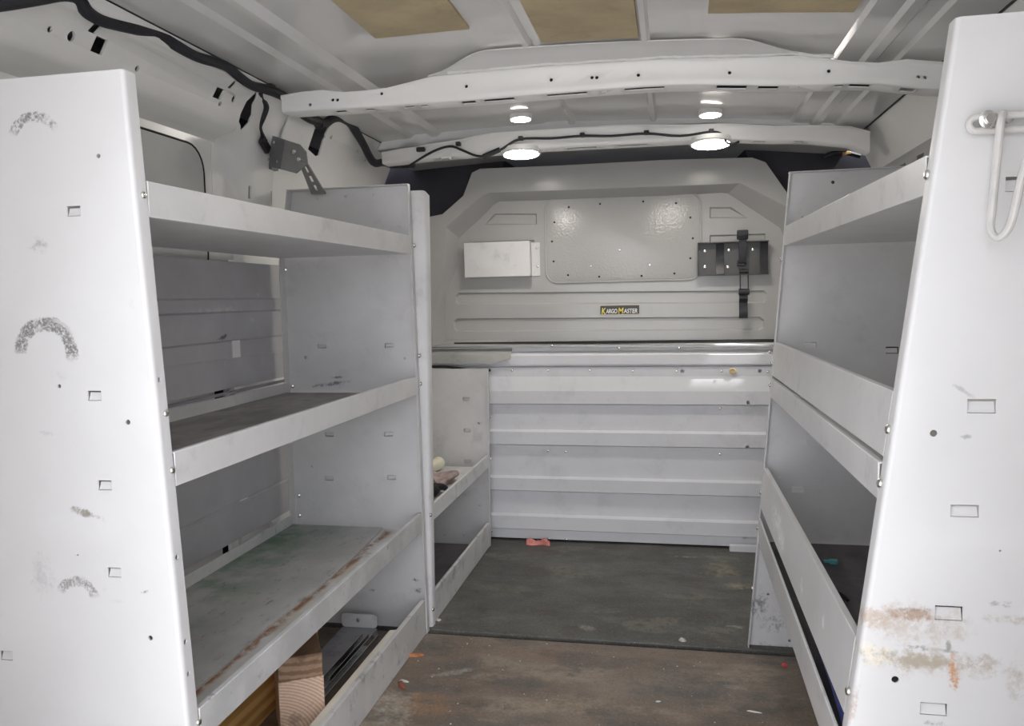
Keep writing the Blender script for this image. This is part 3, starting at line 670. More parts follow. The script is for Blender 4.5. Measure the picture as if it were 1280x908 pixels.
# extinguisher bracket
eb = thing('extinguisher_bracket', 'black metal extinguisher bracket with clamp straps on the bulkhead', 'bracket', aY(915,343,2.41))
a, b = aY(872,304,2.41), aY(960,343,2.41)
m = MB().box(a.x,b.x,2.408,2.411,b.z,a.z).box(a.x,a.x+.002,2.394,2.41,b.z,a.z).box(a.x,b.x,2.386,2.41,a.z-.003,a.z).box(a.x,b.x,2.396,2.41,b.z,b.z+.003).box(a.x,b.x,2.411,2.4235,(a.z+b.z)/2-.02,(a.z+b.z)/2+.02)
m.build('back_plate', M['brack'], eb, bevel=.0006)
for px0, px1, nm in ((895,905,'saddle_band'),(950,960,'saddle_band')):
    u, v = aY(px0,323,2.40).x, aY(px1,323,2.40).x
    lo = []
    for k in range(9):
        s_ = k/8; z = b.z+.004+(a.z-b.z-.008)*s_; y = 2.392+.013*math.sin(math.pi*s_)
        lo.append([(u,y,z),(v,y,z),(v,y+.002,z),(u,y+.002,z)])
    MB().loft(lo).build(nm, M['black'], eb)
u, v = aY(923.5,323,2.39).x, aY(933,323,2.39).x
zc = aY(928,288,2.39).z; ze = aY(928,331,2.39).z
MB().loft([[(u,y,z),(v,y,z),(v,y+.003,z),(u,y+.003,z)] for y, z in ((2.404,ze),(2.392,ze+.006),(2.386,ze+.03),(2.382,a.z+.004),(2.384,zc-.005))]).build('strap', M['black'], eb)
m = MB().box(u-.006,v+.004,2.372,2.388,a.z+.004,zc).box(u-.004,v+.001,2.366,2.374,a.z+.010,a.z+.016)
m.build('buckle', M['black'], eb, bevel=.003)
MB().box(u-.004,v-.002,2.396,2.406,ze-.004,ze+.014).build('strap_loop', M['black'], eb, bevel=.002)
q0, q1, q2, q3 = (aY(930,y_,2.39).z for y_ in (342,361,369,398))
m = MB(); m.loft([[(u+.003,y,z),(u+.006,y,z),(u+.006,y+.003,z),(u+.003,y+.003,z)] for y, z in ((2.398,q0),(2.392,q1))]).loft([[(v+.004,y,z),(v+.007,y,z),(v+.007,y+.003,z),(v+.004,y+.003,z)] for y, z in ((2.398,q0),(2.392,q1))])
m.build('bail', M['black'], eb)
MB().cyl((u,2.388,(q1+q2)/2),(v+.008,2.388,(q1+q2)/2),.009,n=14).build('hinge', M['black'], eb)
MB().cyl((u+.002,2.392,q0+.006),(v+.006,2.392,q0+.006),.006,n=12).build('hinge', M['black'], eb)
MB().loft([[(u+.001,y,z),(v+.004,y,z),(v+.004,y+.002,z),(u+.001,y+.002,z)] for y, z in ((2.388,q2+.004),(2.384,q2-.01),(2.392,q2-.022),(2.39,q2-.03),(2.386,q2-.05),(2.392,q3))]).build('hanging_strap', M['black'], eb)
for px, py in ((881,314),(881,334),(911,313),(910,334),(941,312)): fix(eb, BRIGHT, aY(px,py,2.408), (0,-1,0), 'screw', 1.15)

# ------------------------------------------------------------------ left shelving unit
def FL(z): return -.535-.046*z      # near front edge
def FF(z): return -.544-.013*z      # far front edge
def ycol(px, py, Y=.79): return tuple(aY(px, py, Y))
DG, WH = (.12,.115,.11), (.62,.62,.62)
marksL = [
 ('arc', (ycol(44,181), .031, .008, 35, 150), DG, .8),
 ('blob', (ycol(50,308), .016, .010, 0, 90), (.25,.25,.25), .6),
 ('blob', (ycol(47,297), .008, .003, 0, 90, .35, .5), WH, .8),
 ('arc', (ycol(58,442), .034, .012, -10, 178, 130, .36, .5), DG, .85),
 ('arc', (ycol(62,440), .037, .003, 10, 80, 130, .36, .5), WH, .8),
 ('blob', (ycol(106,642), .023, .006, -15, 60, .3, .45), (.22,.20,.165), .9),
 ('blob', (ycol(60,542), .02, .004, -5, 90), (.3,.3,.3), .5),
 ('arc', (ycol(97,752), .024, .009, 20, 150, 130, .36, .52), DG, .7),
 ('blob', (ycol(107,724), .008, .004, -20, 90, .3, .45), WH, .9),
 ('blob', (ycol(131,738), .006, .004, 0, 90, .3, .45), WH, .9),
 ('blob', (ycol(147,752), .012, .003, 0, 90, .3, .45), WH, .9),
 ('blob', (ycol(181,740), .008, .003, 20, 140), DG, .9),
 ('blob', (ycol(165,382), .005, .012, 0, 120, .38, .5), WH, .95),
 ('blob', (ycol(78,470), .018, .007, 0, 60), (.55,.55,.54), .8),
 ('blob', (ycol(52,720), .020, .030, 0, 50), (.34,.34,.34), .35),
]
M['near_l'] = paint('near_left_panel_paint', (.67,.667,.664), .36, .03, 5, marks=marksL)
RU, TN = (.42,.20,.08), (.42,.36,.29)
marksR = [
 ('blob', (ycol(1105,770,.84), .026, .011, 0, 50, .38, .55), (.40,.29,.21), .9),
 ('blob', (ycol(1140,768,.84), .028, .009, -4, 60, .36, .5), (.34,.21,.13), .85),
 ('blob', (ycol(1140,763,.84), .03, .0025, 3, 120), DG, .7),
 ('blob', (ycol(1135,824,.84), .060, .012, -4, 40, .3, .5), (.36,.31,.23), .9),
 ('blob', (ycol(1165,812,.84), .036, .003, -4, 120), DG, .6),
 ('blob', (ycol(1193,843,.84), .007, .026, 5, 90, .36, .5), (.52,.22,.06), .9),
 ('blob', (ycol(1186,808,.84), .003, .008, 0, 90, .3, .5), DG, .6),
 ('blob', (ycol(1225,830,.84), .035, .012, -6, 40), (.38,.33,.29), .6),
 ('blob', (ycol(1270,775,.84), .05, .006, 0, 90), (.40,.30,.24), .5),
 ('blob', (ycol(1168,905,.84), .012, .004, 0, 120), DG, .6),
 ('blob', (ycol(1135,780,.84), .07, .026, 0, 35, .42, .56), (.46,.38,.31), .6), ('blob', (ycol(1180,830,.84), .07, .022, -4, 40, .42, .56), (.44,.38,.31), .55),
 ('blob', (ycol(1095,820,.84), .022, .016, -10, 70, .4, .5), (.80,.74,.60), .8), ('blob', (ycol(1090,775,.84), .018, .014, 0, 70, .4, .5), (.52,.42,.34), .8),
 ('blob', (ycol(1203,488,.84), .016, .003, -35, 60, .3, .5), (.33,.33,.33), .6),
 ('blob', (ycol(1207,546,.84), .006, .003, 0, 60, .3, .5), (.3,.3,.3), .7),
 ('blob', (ycol(1068,880,.84), .004, .04, -10, 60), (.46,.33,.28), .7),
 ('blob', (ycol(1250,755,.84), .014, .004, 0, 120), DG, .5),
 ('blob', (ycol(1270,850,.84), .012, .03, 0, 70), (.40,.34,.28), .45),
]
M['near_r'] = paint('near_right_panel_paint', (.67,.667,.664), .36, .03, 5, marks=marksR)

lu = thing('shelving_unit', 'tall grey steel shelving unit with three trays and sawn timber stored underneath', 'shelving', (-.70,1.25,0), 'grey steel shelving units')
stt = [(z, FL(z), -.89) for z in (0,.25,.5,.75,1.006)]
ep = lpanel('end_panel', M['near_l'], lu, stt, .79, .020, 1, 1)
slots(ep, [(92,264,.0175,.0115),(118,495,.0175,.0115),(131,607,.0175,.0115),(143,716,.0175,.0115),(8,820,.0175,.0115)], [(74,483,.0024),(160,528,.0030),(123,195,.0026),(188,798,.0030),(97,694,.0012)], .79, 1)
c = MB()
for px, py in ((202,475),(224,697),(235,803),(239,843)):
    p = aY(px,py,.80); c.cyl((p.x-.03,.80,p.z),(p.x+.03,.80,p.z),.0032,n=12)
cut(ep, c)
stf = [(0,FF(0),-.862),(.5,FF(.5),-.862),(.838,FF(.838),-.862),(1.0,FF(1.0),-.835)]
fp = lpanel('end_panel', M['dark_spots'], lu, stf, 1.692, .020, 1, -1)
slots(fp, [(486,543,.021,.011),(490,597,.021,.011),(403,433,.021,.011),(487,432,.021,.011),(412,598,.021,.011),(412,543,.021,.011)], [(383,447,.0035),(507,448,.0035),(433,246,.0035),(468,244,.0035),(499,284,.0035),(374,331,.003),(494,777,.003),(398,249,.003),(391,583,.003)], 1.692, 1)
m = MB().loft([[(-.862,1.665,0),(-.862,1.69,0),(-.8605,1.69,0),(-.8605,1.665,0)],[(-.862,1.665,.838),(-.862,1.69,.838),(-.8605,1.69,.838),(-.8605,1.665,.838)],[(-.835,1.665,1.0),(-.835,1.69,1.0),(-.8335,1.69,1.0),(-.8335,1.665,1.0)]])
m.loft([[(-.835,1.672,.9985),(-.558,1.672,.9985),(-.558,1.69,.9985),(-.835,1.69,.9985)],[(-.835,1.672,1.0),(-.558,1.672,1.0),(-.558,1.69,1.0),(-.835,1.69,1.0)]])
m.build('back_post', M['shelf'], lu)
Y0, Y1 = .812, 1.671
tray('shelf', M['shelf'], lu, Y0, Y1, FL(.87)+.0005, FF(.87), -.86, .849, .889, .862, 1)
tray('shelf', M['shelf'], lu, Y0, Y1, FL(.56)+.0005, FF(.56), -.86, .542, .582, .569, 1)
tray('shelf', M['low_shelf'], lu, Y0, Y1, FL(.26)+.0005, FF(.26), -.86, .236, .277, .264, 1)
MB().loft([[(-.546,y,.0005),(-.546,y,.079),(-.556,y,.079),(-.556,y,.077),(-.548,y,.077),(-.548,y,.0005)] for y in (.80,1.671)]).build('floor_rail', M['shelf_worn'], lu, bevel=.0008)
for px, py in ((179,244),(207,517),(215,588),(248,903)): fix(lu, SCREW, aX(px,py,FL(aY(px,py,.80).z)+.0005), (1,0,.04), 'screw', .75)
for px, py in ((517.5,307),(524,445),(526,480),(534,647),(537,768),(525.5,444)): fix(lu, SCREW, aX(px,py,FF(.5)+.001), (1,0,0), 'screw', .9)
for px, py in ((366,483),(375,645),(357,337),(374,620)): fix(lu, BRIGHT, aY(px,py,1.664), (.5,-1,0), 'screw')
# liners on the trays
MB().box(-.858,-.612,.815,1.669,.544,.5465).build('shelf_mat', M['mid_mat'])
tag(bpy.data.objects['shelf_mat'], 'dark brown stained liner on the middle tray of the three-tray shelving', 'shelf mat', 'shelf mats')
o = MB().loft([[(-.858,y,.238),(xf,y,.238),(xf,y,.2415),(-.858,y,.2415)] for y, xf in ((.815,-.624),(1.0,-.622),(1.1,-.628),(1.3,-.621),(1.5,-.626),(1.669,-.640))]).build('shelf_mat', M['green_mat'])
tag(o, 'scuffed green grey mat on the lowest tray, above the stored timber', 'shelf mat', 'shelf mats')

# wall liner boards behind the left unit
ll = thing('wall_liner', 'grey ribbed steel wall liner behind the three-tray shelving', 'wall liner', (-.89,1.25,.1))
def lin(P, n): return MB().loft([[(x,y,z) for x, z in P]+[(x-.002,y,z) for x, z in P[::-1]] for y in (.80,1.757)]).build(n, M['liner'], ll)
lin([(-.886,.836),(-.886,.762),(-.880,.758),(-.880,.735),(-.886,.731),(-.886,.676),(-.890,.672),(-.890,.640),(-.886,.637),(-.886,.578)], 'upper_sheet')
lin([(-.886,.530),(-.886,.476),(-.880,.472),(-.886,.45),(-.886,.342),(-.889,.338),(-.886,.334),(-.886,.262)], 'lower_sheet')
MB().box(-.884,-.865,.80,1.72,.570,.573).build('rail_strip', M['galv'], ll)
m = MB()
for y in (1.0,1.24,1.45,1.62): m.box(-.890,-.884,y,y+.03,.22,.262)
m.box(-.90,-.888,.80,.83,.0,.84).box(-.90,-.888,1.5,1.53,.0,.84)
m.build('stud', M['body'], ll)

# ------------------------------------------------------------------ front left cabinet
cu2 = thing('shelving_cabinet', 'narrow grey steel shelf cabinet beside the bulkhead, holding the pipe elbow and glove', 'shelving', (-.70,2.0,0), 'grey steel shelving units')
cz = [(0,-.539,-.85),(.5,-.531,-.85),(.84,-.525,-.85),(.978,-.523,-.835),(.988,-.532,-.835)]
lpanel('end_panel', M['shelf'], cu2, cz, 1.698, .020, 1, 1, r=.008)
cz = [(0,-.541,-.85),(.3,-.537,-.85),(.541,-.535,-.85)]
ep2 = lpanel('end_panel', M['shelf'], cu2, cz, 2.312, .020, 1, -1)
slots(ep2, [(583,499,.021,.012),(584,538,.021,.012),(585,577,.021,.012)], [(599,529,.004),(600,632,.004),(556,668,.004),(580,669,.004)], 2.312, 1)
tray('shelf', M['shelf_worn'], cu2, 1.719, 2.291, -.5375, -.5385, -.84, .246, .284, .27, 1)
tray('shelf', M['shelf_worn'], cu2, 1.719, 2.291, -.5410, -.5410, -.84, .006, .078, .05, 1)
o = MB().box(-.836,-.552,1.722,2.288,.0085,.011).build('shelf_mat', M['dark_mat'])
tag(o, 'black mat on the bottom tray of the cabinet beside the bulkhead', 'shelf mat', 'shelf mats')
for px, py in ((538,644),(541,762),(613.5,574),(614.5,663),(613,521),(537,534)): fix(cu2, SCREW, aX(px,py,-.536), (1,-.2,0), 'screw', .85)

# ------------------------------------------------------------------ right shelving unit
def RN(z): return .137+.125*z
def RF(z): return .153+.079*z
ru = thing('shelving_unit', 'tall grey steel shelving unit with retaining panels above its trays and rust-stained end panel', 'shelving', (.36,1.28,0), 'grey steel shelving units')
stt = [(z, RN(z), .56) for z in (0,.25,.5,.75,1.003)]
ep = lpanel('end_panel', M['near_r'], ru, stt, .84, .020, -1, 1)
slots(ep, [(1227,508,.0255,.0140),(1206,639,.0255,.0125),(1186,767,.0255,.0150),(1167,887,.0250,.0130),(1273,230,.022,.0140)], [(1167,542,.0034),(1119,850,.0036),(1250,689,.0010)], .84, 1)
stf = [(0,RF(0),.52),(.5,RF(.5),.50),(.85,RF(.85),.49),(.988,RF(.988),.45)]
fp = lpanel('end_panel', M['scuffed'], ru, stf, 1.712, .018, -1, -1)
slots(fp, [(1002,553,.024,.012),(997,612,.024,.012),(1013,432,.024,.014),(1115,438,.024,.014)], [(1041,228,.0035),(1003,272,.003),(960,743,.003),(987,801,.0035),(974,596,.0022)], 1.712, 1)
MB().loft([[(RF(.98),1.694,.9865),(.452,1.694,.9865),(.452,1.712,.9865),(RF(.98),1.712,.9865)],[(RF(.98),1.694,.988),(.452,1.694,.988),(.452,1.712,.988),(RF(.98),1.712,.988)]]).build('top_flange', M['shelf'], ru)
Y0, Y1 = .862, 1.693
tray('shelf', M['shelf'], ru, Y0, Y1, RN(.86)-.0005, RF(.86), .48, .842, .880, .862, -1)
tray('shelf', M['shelf'], ru, Y0, Y1, RN(.55)-.0005, RF(.55), .49, .536, .575, .56, -1)
tray('shelf', M['shelf'], ru, Y0, Y1, RN(.26)-.0005, RF(.26), .50, .230, .284, .265, -1, hem=.004)
def lip(name, z0, z1, mat):
    t = .002
    return MB().loft([[(f(z0),y,z0),(f(z1),y,z1),(f(z1)+.008,y,z1),(f(z1)+.008,y,z1-t),(f(z1)+t,y,z1-t),(f(z0)+t,y,z0)] for y, f in ((Y0,RN),(Y1,RF))]).build(name, mat, ru, bevel=.0006)
lip('retaining_panel', .581, .648, M['shelf'])
lip('retaining_panel', .306, .390, M['retain'])
for px, py, w, h in ((0,0,0,0),): pass
rail = MB().box(.484,.487,.60,2.16,.965,1.036).box(.487,.56,.60,2.16,1.030,1.036).build('trim_7', M['dbrk2'], bevel=.001)
struct(rail, 'grey slotted rail along the right body side above the shelving', 'rail')
c = MB()
for k in range(12): c.box(.47,.50,.72+.125*k,.765+.125*k,1.008,1.016)
cut(rail, c)
for z in (.86,.61,.555,.335): fix(ru, SCREW, (RN(z)-.0008,.852,z), (-1,0,.12), 'screw', .9)
for z in (.815,.605,.56,.335,.26,.13): fix(ru, SCREW, (RF(z)-.0008,1.703,z), (-1,-.1,.08), 'screw', .75)
o = MB().box(RN(.24)+.012,.496,.866,1.69,.2325,.2350).build('shelf_mat', M['dark_mat'])
tag(o, 'dark mat under the teal cutter on the lowest shelving tray', 'shelf mat', 'shelf mats')

# wire rail and hook on the right near panel
hk = thing('tie_rail', 'looped wire rail bolted to the rust-stained shelving end panel', 'rail', aY(1235,150,.83))
z1_, z0_ = aY(1260,144,.832).z, aY(1260,162,.832).z; zm = (z0_+z1_)/2; rr_ = (z1_-z0_)/2; xl = aY(1211.5,153,.832).x
P = [(q_,.832,z1_) for q_ in (.46,.40,.36,.33,.305,.29,xl+rr_+.006,xl+rr_+.003)]+[(xl+rr_*(1-math.sin(R_(a_))) - rr_*0, .832, zm+rr_*math.cos(R_(a_))) for a_ in range(0,181,30)]+[(q_,.832,z0_) for q_ in (xl+rr_+.003,xl+rr_+.006,.29,.305,.33,.36,.40,.46)]
MB().tube(P, .0034, 10, 3).build('wire_loop', M['wire'], hk)
bp = aY(1236,149,.826)
fix(hk, lathe_mesh('washer', [(.0082,-.003),(.0082,0),(.006,.001)], M['steel'], 20), bp, (0,-1,0), 'washer')
m = MB(); N = 6; m.loft([[(bp.x+.0054*math.cos(R_(60*i)), y, bp.z+.0054*math.sin(R_(60*i))) for i in range(N)] for y in (bp.y-.0, bp.y-.0055)]); m.build('bolt_head', M['steel'], hk, bevel=.0008)
MB().cyl((bp.x,.839,bp.z),(bp.x,.826,bp.z),.004).build('bolt_shank', M['steel'], hk)
P = [(1262,150,.840),(1256,143,.834),(1252,146,.825),(1250,160,.822),(1246,200,.822),(1242,240,.820),(1239,270,.818),(1238,283,.816),(1241,293,.813),(1247,297,.810),(1254,294,.806),(1261,285,.802),(1267,268,.798),(1273,240,.795),(1279,215,.794),(1284,200,.794)]
tag(MB().tube([aY(*q) for q in P], .0036, 10, 4).build('wire_hook', M['wire']), 'cream wire hook hanging from the looped rail on the rust-stained end panel', 'hook')

# ------------------------------------------------------------------ bracket and strut on the left body side
wb = thing('wall_bracket', 'grey angled bracket with slotted strut tying the shelving to the body side', 'bracket', aY(360,200,1.64))
a_ = [aY(336,168,1.63), aY(376,181,1.60), aY(384,190,1.595), aY(386,205,1.595), aY(372,217,1.60), aY(329,206,1.64)]
nrm = (a_[1]-a_[0]).cross(a_[5]-a_[0]).normalized()
if nrm.y > 0: nrm = -nrm
mid = [a_[0].lerp(a_[1], .55), a_[5].lerp(a_[4], .55)]
MB().loft([[p+nrm*e for p in (a_[0], mid[0], mid[1], a_[5])] for e in (0,.003)]).build('wall_plate', M['dbrk'], wb, bevel=.0006)
MB().loft([[p+nrm*e for p in (mid[0], a_[1], a_[2], a_[3], a_[4], mid[1])] for e in (.001,.004)]).build('folded_ear', M['dbrk2'], wb, bevel=.0006)
s0, s1, s2, s3 = aY(372,196,1.593), aY(384,202,1.593), aY(408,242,1.66), aY(390,242,1.66)
ns = (s1-s0).cross(s3-s0).normalized()
if ns.y > 0: ns = -ns
str_ = MB().loft([[p+ns*e for p in (s0,s1,s2,s3)] for e in (0,.003)]).build('strut', M['dbrk2'], wb)
c = MB()
for k in (.28,.55,.82):
    p = (s0+s1)/2*(1-k)+(s2+s3)/2*k; dr = ((s2+s3)/2-(s0+s1)/2).normalized(); c.obox(p, dr, dr.cross(ns), ns, .008, .0028, .02)
cut(str_, c)
for px, py in ((368,190),(374,199)): fix(wb, SCREW, aY(px,py,1.588), nrm, 'bolt')
for px, py in ((343,178),(350,180),(335,199),(347,202)): fix(wb, BRIGHT, aY(px,py,1.62), nrm, 'rivet', .8)
MB().box(-.905,-.85,1.63,1.66,1.04,1.09).build('standoff', M['dbrk'], wb)

# ------------------------------------------------------------------ things under and on the shelves
def timber(name, label, x0, x1, y0, y1, z0, z1, mat):
    return tag(MB().loft([[(x0,y0+(y1-y0)*k/8,z0),(x1,y0+(y1-y0)*k/8,z0),(x1,y0+(y1-y0)*k/8,z1),(x0,y0+(y1-y0)*k/8,z1)] for k in range(9)]).build(name, mat, bevel=.003), label, 'timber')
b0 = Vector((-.646,1.180,0)); u = Vector((.063,.038,0)).normalized(); v = Vector((-u.y,u.x,0)); Z = Vector((0,0,1))
def block(name, wd, ln, z0, z1, off, mat, label):
    o = b0+off
    tag(MB().loft([[o+v*ln*k/4+u*a*wd+Z*b for a, b in ((0,z0),(1,z0),(1,z1),(0,z1))] for k in range(5)]).build(name, mat, bevel=.002), label, 'timber')
block('timber_block', .0745, .16, .0005, .118, Vector((0,0,0)), M['endwood'], 'sawn pine block with growth rings facing out, on the floor under the shelving')
block('timber_offcut', .0735, .15, .1185, .158, v*.002, M['roughwood'], 'brown rough sawn offcut lying on top of the pine block')
timber('timber_plank', 'yellow pine plank standing on edge behind the sawn pine block', -.762, -.722, .86, 1.495, .0005, .086, M['plank'])
bp_ = thing('bent_plate', 'grey bent steel plate with upturned drilled tab on the floor under the shelving', 'plate', (-.69,1.5,0))
m = MB().loft([[(-.684,y,z0),(-.652+.0,y,z0),(-.652,y,z0+.003),(-.684,y,z0+.003)] for y, z0 in ((1.30,.002),(1.40,.012),(1.645,.016))]) if False else MB()
m.loft([[(xa,y,z0),(xb,y,z0),(xb,y,z0+.003),(xa,y,z0+.003)] for y, z0, xa, xb in ((1.36,.003,-.714,-.664),(1.48,.007,-.718,-.662),(1.52,.010,-.734,-.656),(1.642,.014,-.734,-.652))])
m.build('base', M['galv'], bp_)
m = MB().loft([rr(-.736,-.652,.017,.048,.008,1.6425), rr(-.736,-.652,.017,.048,.008,1.646)]); tb = m.build('tab', M['shelf'], bp_, bevel=.0006)
c = MB().cyl((-.697,1.63,.034),(-.697,1.66,.034),.0042); cut(tb, c)
m = MB().box(-.735,-.653,1.636,1.646,.0005,.0145).build('foot', M['galv'], bp_)
for k, (xa, lb) in enumerate(((-.655,'bright aluminium channel lying next to the bent plate'),(-.632,'bright aluminium channel nearest the pale strip on the floor'))):
    m = MB()
    m.loft([[(x+xa,y,z) for x, z in ((-.009,.001),(.006,.001),(.006,.030),(.0045,.030),(.0045,.0025),(-.0075,.0025),(-.0075,.030),(-.009,.030))] for y in (1.20 if k else 1.385,1.585)])
    tag(m.build('channel_rail', M['alu']), lb, 'channel', 'aluminium channels under the shelving')
ye = aZ(500, 787, .074).y
o = MB().loft([[(x,y,z) for x, z in ((-.579,.0006),(-.5575,.0006),(-.5575,.074),(-.576,.072))] for y in (1.0,1.15,1.3,ye-.01,ye)]).build('pale_strip', M['creamwood'], bevel=.003)
tag(o, 'pale cream wooden strip standing against the inside of the floor rail', 'wood strip')

# on the cabinet's middle tray
pe = thing('pipe_elbow', 'short cream plastic pipe elbow on the cabinet shelf', 'pipe', (-.70,2.2,.249))
m = MB(); m.tube([(-.80,2.13,.266),(-.735,2.165,.266),(-.700,2.19,.266),(-.680,2.215,.267),(-.678,2.240,.268)], [.0165,.0165,.0175,.0175,.0165], 16, 5); m.build('pipe_bend', M['cream'], pe)
m = MB().cyl((-.6785,2.226,.268),(-.678,2.244,.268),.0188,n=20); m.build('socket', M['cream'], pe, bevel=.002)
def lump(name, mat, c0, rx, ry, rz, seed, amp, label, cat, flat=.0):
    random.seed(seed); bm = bmesh.new(); bmesh.ops.create_icosphere(bm, subdivisions=4, radius=1)
    ph = [Vector((random.uniform(-3,3), random.uniform(-3,3), random.uniform(-3,3))) for _ in range(4)]
    for v in bm.verts:
        k = 1+amp*sum(math.sin(v.co.dot(p)*1.6+i) for i, p in enumerate(ph))/2
        v.co = Vector((v.co.x*rx*k, v.co.y*ry*k, max(v.co.z*k, -.35)*rz)); v.co += Vector(c0)
    zmin = min(v.co.z for v in bm.verts)
    for v in bm.verts: v.co.z += c0[2]-zmin
    m = MB(); m.bm.free(); m.bm = bm
    return tag(m.build(name, mat), label, cat)
lump('rag', M['rag'], (-.635,2.075,.2485), .05,.055,.022, 5, .45, 'crumpled dirty pink rag on the cabinet shelf behind the black glove', 'rag')
gl = thing('work_glove', 'black knit work glove at the front of the cabinet shelf', 'glove', (-.60,1.92,.249))
m = MB(); m.tube([(-.64,1.80,.262),(-.61,1.85,.266),(-.60,1.90,.268),(-.595,1.94,.264)], [.018,.020,.019,.012], 12, 4); m.build('palm', M['glove'], gl, subs=1)
for k, (dx, dy) in enumerate(((-.035,.045),(-.018,.062),(.0,.065),(.018,.055))):
    MB().tube([(-.605+dx*.4,1.915,.266),(-.602+dx*.8,1.945,.270),(-.60+dx,1.925+dy,.258)], [.010,.0095,.007], 10, 4).build('finger', M['glove'], gl)

# right lower tray
def strip(name, mat, c, l, w, h, ang, label, cat, bev=.001):
    a = R_(ang); return tag(MB().obox(c, (math.cos(a),math.sin(a),0), (-math.sin(a),math.cos(a),0), (0,0,1), l/2, w/2, h/2).build(name, mat, bevel=bev), label, cat)
q = aZ(1039,703,.238); 
cf = thing('cutter', 'small teal plastic cutter lying on a dark shelf mat', 'tool', (q.x,q.y,.236))
a = R_(-6)
MB().obox((q.x+.004,q.y,.239),(math.cos(a),math.sin(a),0),(-math.sin(a),math.cos(a),0),(0,0,1),.007,.006,.0036).build('grip', M['teal'], cf, bevel=.001)
MB().obox((q.x-.007,q.y+.001,.239),(math.cos(a),math.sin(a),0),(-math.sin(a),math.cos(a),0),(0,0,1),.006,.0035,.002).build('nose', M['teal'], cf)
q = aZ(1050,748,.238); t = thing('cable_clip', 'small black cable clip on the same dark mat as the teal cutter', 'clip', (q.x,q.y,.236))
MB().tube([(q.x-.014,q.y+.012,.240),(q.x-.004,q.y+.010,.242),(q.x+.006,q.y,.241),(q.x+.010,q.y-.012,.239)], [.004,.005,.004,.0025], 8, 4).build('clip_body', M['black'], t)
sl = thing('webbing_sling', 'crumpled navy blue webbing sling in the slot above the lowest tray lip', 'sling', (.20,1.0,.236))
for k in range(3):
    P = [(.192+.012*k,.872+.01*k,.262),(.194+.012*k,.93,.284-.006*k),(.196+.01*k,.99,.288-.005*k),(.20+.008*k,1.05,.272),(.206+.01*k,1.13,.252),(.215,1.2,.243)]
    MB().tube(P, [.010,.014,.015,.013,.010,.005], 8, 4).build('webbing', M['blue'], sl)

# ------------------------------------------------------------------ scraps on the floor
random.seed(11)
q = aZ(675,682,0)
m = MB(); m.loft([[(q.x-.040+.009*k,q.y-.012-.006*math.sin(k*.9),.003),(q.x-.040+.009*k,q.y-.008-.003*math.sin(k*1.7),.019+.006*math.sin(k*1.3)),(q.x-.040+.009*k,q.y+.004,.012+.004*math.sin(k*2.1)),(q.x-.040+.009*k,q.y+.002,.0015)] for k in range(9)])
tag(m.build('plastic_wrapper', M['pink'], smooth=60), 'crumpled pink red plastic wrapper at the foot of the bulkhead', 'wrapper')
def chip(name, mat, px, py, l, w, h, ang, label, cat, z0=0.0):
    q = aZ(px, py, z0); a = R_(ang); u, v = Vector((math.cos(a),math.sin(a),0)), Vector((-math.sin(a),math.cos(a),0))
    lo = []
    for k, (t, s_) in enumerate(((-.5,.35),(-.3,.9),(0,1),(.3,.8),(.5,.3))):
        cc = q+u*l*t+v*w*.15*math.sin(k*2); lo.append([cc+v*w*s_*.5*sx+Vector((0,0,z0+h*sz_*s_+.0004-q.z*0)) for sx, sz_ in ((-1,0),(1,0),(.7,1),(-.6,.9))])
    tag(MB().loft(lo).build(name, mat), label, cat)
chip('wood_splinter', M['orange'], 519,821, .036,.009,.006, 20, 'orange brown wood splinter on the floor beside the floor rail', 'splinter')
chip('bark_chip', M['brown'], 502,858, .034,.010,.006, -50, 'dark reddish brown chip on the floor beside the floor rail', 'chip')
chip('pale_shaving', M['pebble'], 505,853, .020,.005,.004, -8, 'pale shaving on the floor beside the reddish brown chip', 'shaving')
chip('pebble', M['pebble'], 853,803, .016,.010,.007, -20, 'pale pebble on the darker floor board right by the seam', 'pebble', .0015)
chip('plastic_scrap', M['red'], 981,833, .012,.008,.005, -20, 'small red plastic scrap on the floor beside a shelving foot', 'scrap')
chip('cream_scrap', M['pebble'], 548,777, .013,.010,.004, 10, 'cream scrap on the floor at the foot of the cabinet post', 'scrap', .0015)
chip('white_sliver', M['seal'], 823,878, .010,.003,.002, 20, 'thin short white sliver on the brown floor board', 'sliver')
chip('straw', M['creamwood'], 943,891, .026,.003,.002, -10, 'long pale straw on the brown floor board', 'straw')
m = MB()
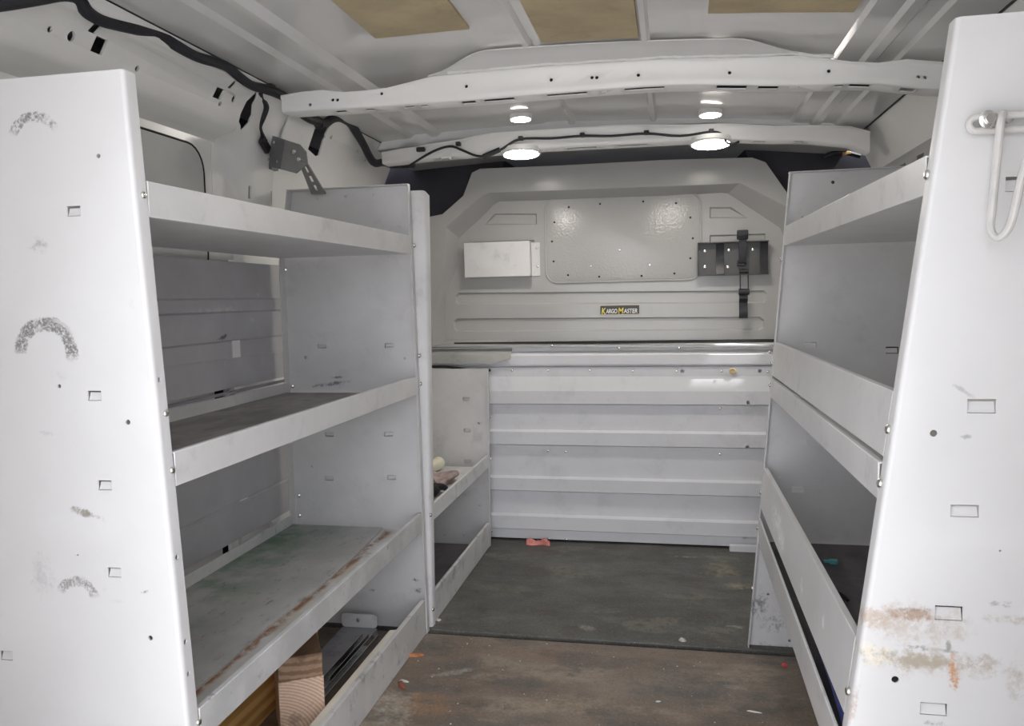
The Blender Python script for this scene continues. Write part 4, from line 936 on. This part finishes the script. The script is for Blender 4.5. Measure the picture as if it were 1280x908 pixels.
for k in range(170):
    x, y = random.uniform(-.53,.17), random.uniform(1.1,2.33); z = 0.0015 if y > 1.684 else 0
    s_ = random.uniform(.0006,.0021); a = random.uniform(0,6.3)
    if 1.67 < y < 1.69: continue
    m.loft([[(x+s_*k_*math.cos(a+i*2.1),y+s_*k_*math.sin(a+i*2.1),z+h_) for i in range(3)] for k_, h_ in ((1.2,.0001),(.6,s_*.7))])
tag(m.build('crumbs', M['pebble']), 'pale crumbs and grit scattered over both floor boards', 'grit', kind='stuff')

# ------------------------------------------------------------------ light
w = bpy.data.worlds.new('w'); bpy.context.scene.world = w; w.use_nodes = True
nt = w.node_tree; bg = nt.nodes['Background']
def wn(op, a, b=0.0):
    q = nt.nodes.new('ShaderNodeMath'); q.operation = op
    for k, v in enumerate((a, b)):
        if isinstance(v, float): q.inputs[k].default_value = v
        else: nt.links.new(v, q.inputs[k])
    return q.outputs[0]
tc = nt.nodes.new('ShaderNodeTexCoord'); dt = nt.nodes.new('ShaderNodeVectorMath'); dt.operation = 'DOT_PRODUCT'
nt.links.new(tc.outputs['Generated'], dt.inputs[0]); dt.inputs[1].default_value = Vector((.12, -.88, .43)).normalized()
lob = wn('POWER', wn('MAXIMUM', dt.outputs['Value'], 0.0), 6.0)      # hazy sky, brightest low behind the photographer
sz = nt.nodes.new('ShaderNodeSeparateXYZ'); nt.links.new(tc.outputs['Generated'], sz.inputs[0])
band = wn('POWER', 2.718, wn('MULTIPLY', wn('POWER', wn('MULTIPLY', sz.outputs['Z'], 1.5), 2.0), -1.0))   # haze: bright at the horizon, darker overhead
nt.links.new(wn('ADD', wn('ADD', wn('MULTIPLY', lob, 3.7), wn('MULTIPLY', band, 2.05)), .15), bg.inputs[1])
bg.inputs[0].default_value = (.955, .972, 1.045, 1)
sl_ = bpy.data.lights.new('sun', 'SUN'); sl_.energy = 10.5; sl_.angle = R_(1.5); sl_.color = (1.0, .985, .98)
so = bpy.data.objects.new('sun', sl_); C.objects.link(so); so.rotation_euler = Vector((-.55, .08, -.83)).to_track_quat('-Z', 'Y').to_euler()
sc = bpy.context.scene
sc.view_settings.view_transform = 'Standard'; sc.view_settings.look = 'None'; sc.view_settings.gamma = 1
sc.view_settings.use_curve_mapping = False; sc.view_settings.exposure = -0.06
sc.cycles.max_bounces = 10; sc.cycles.diffuse_bounces = 7; sc.cycles.glossy_bounces = 4
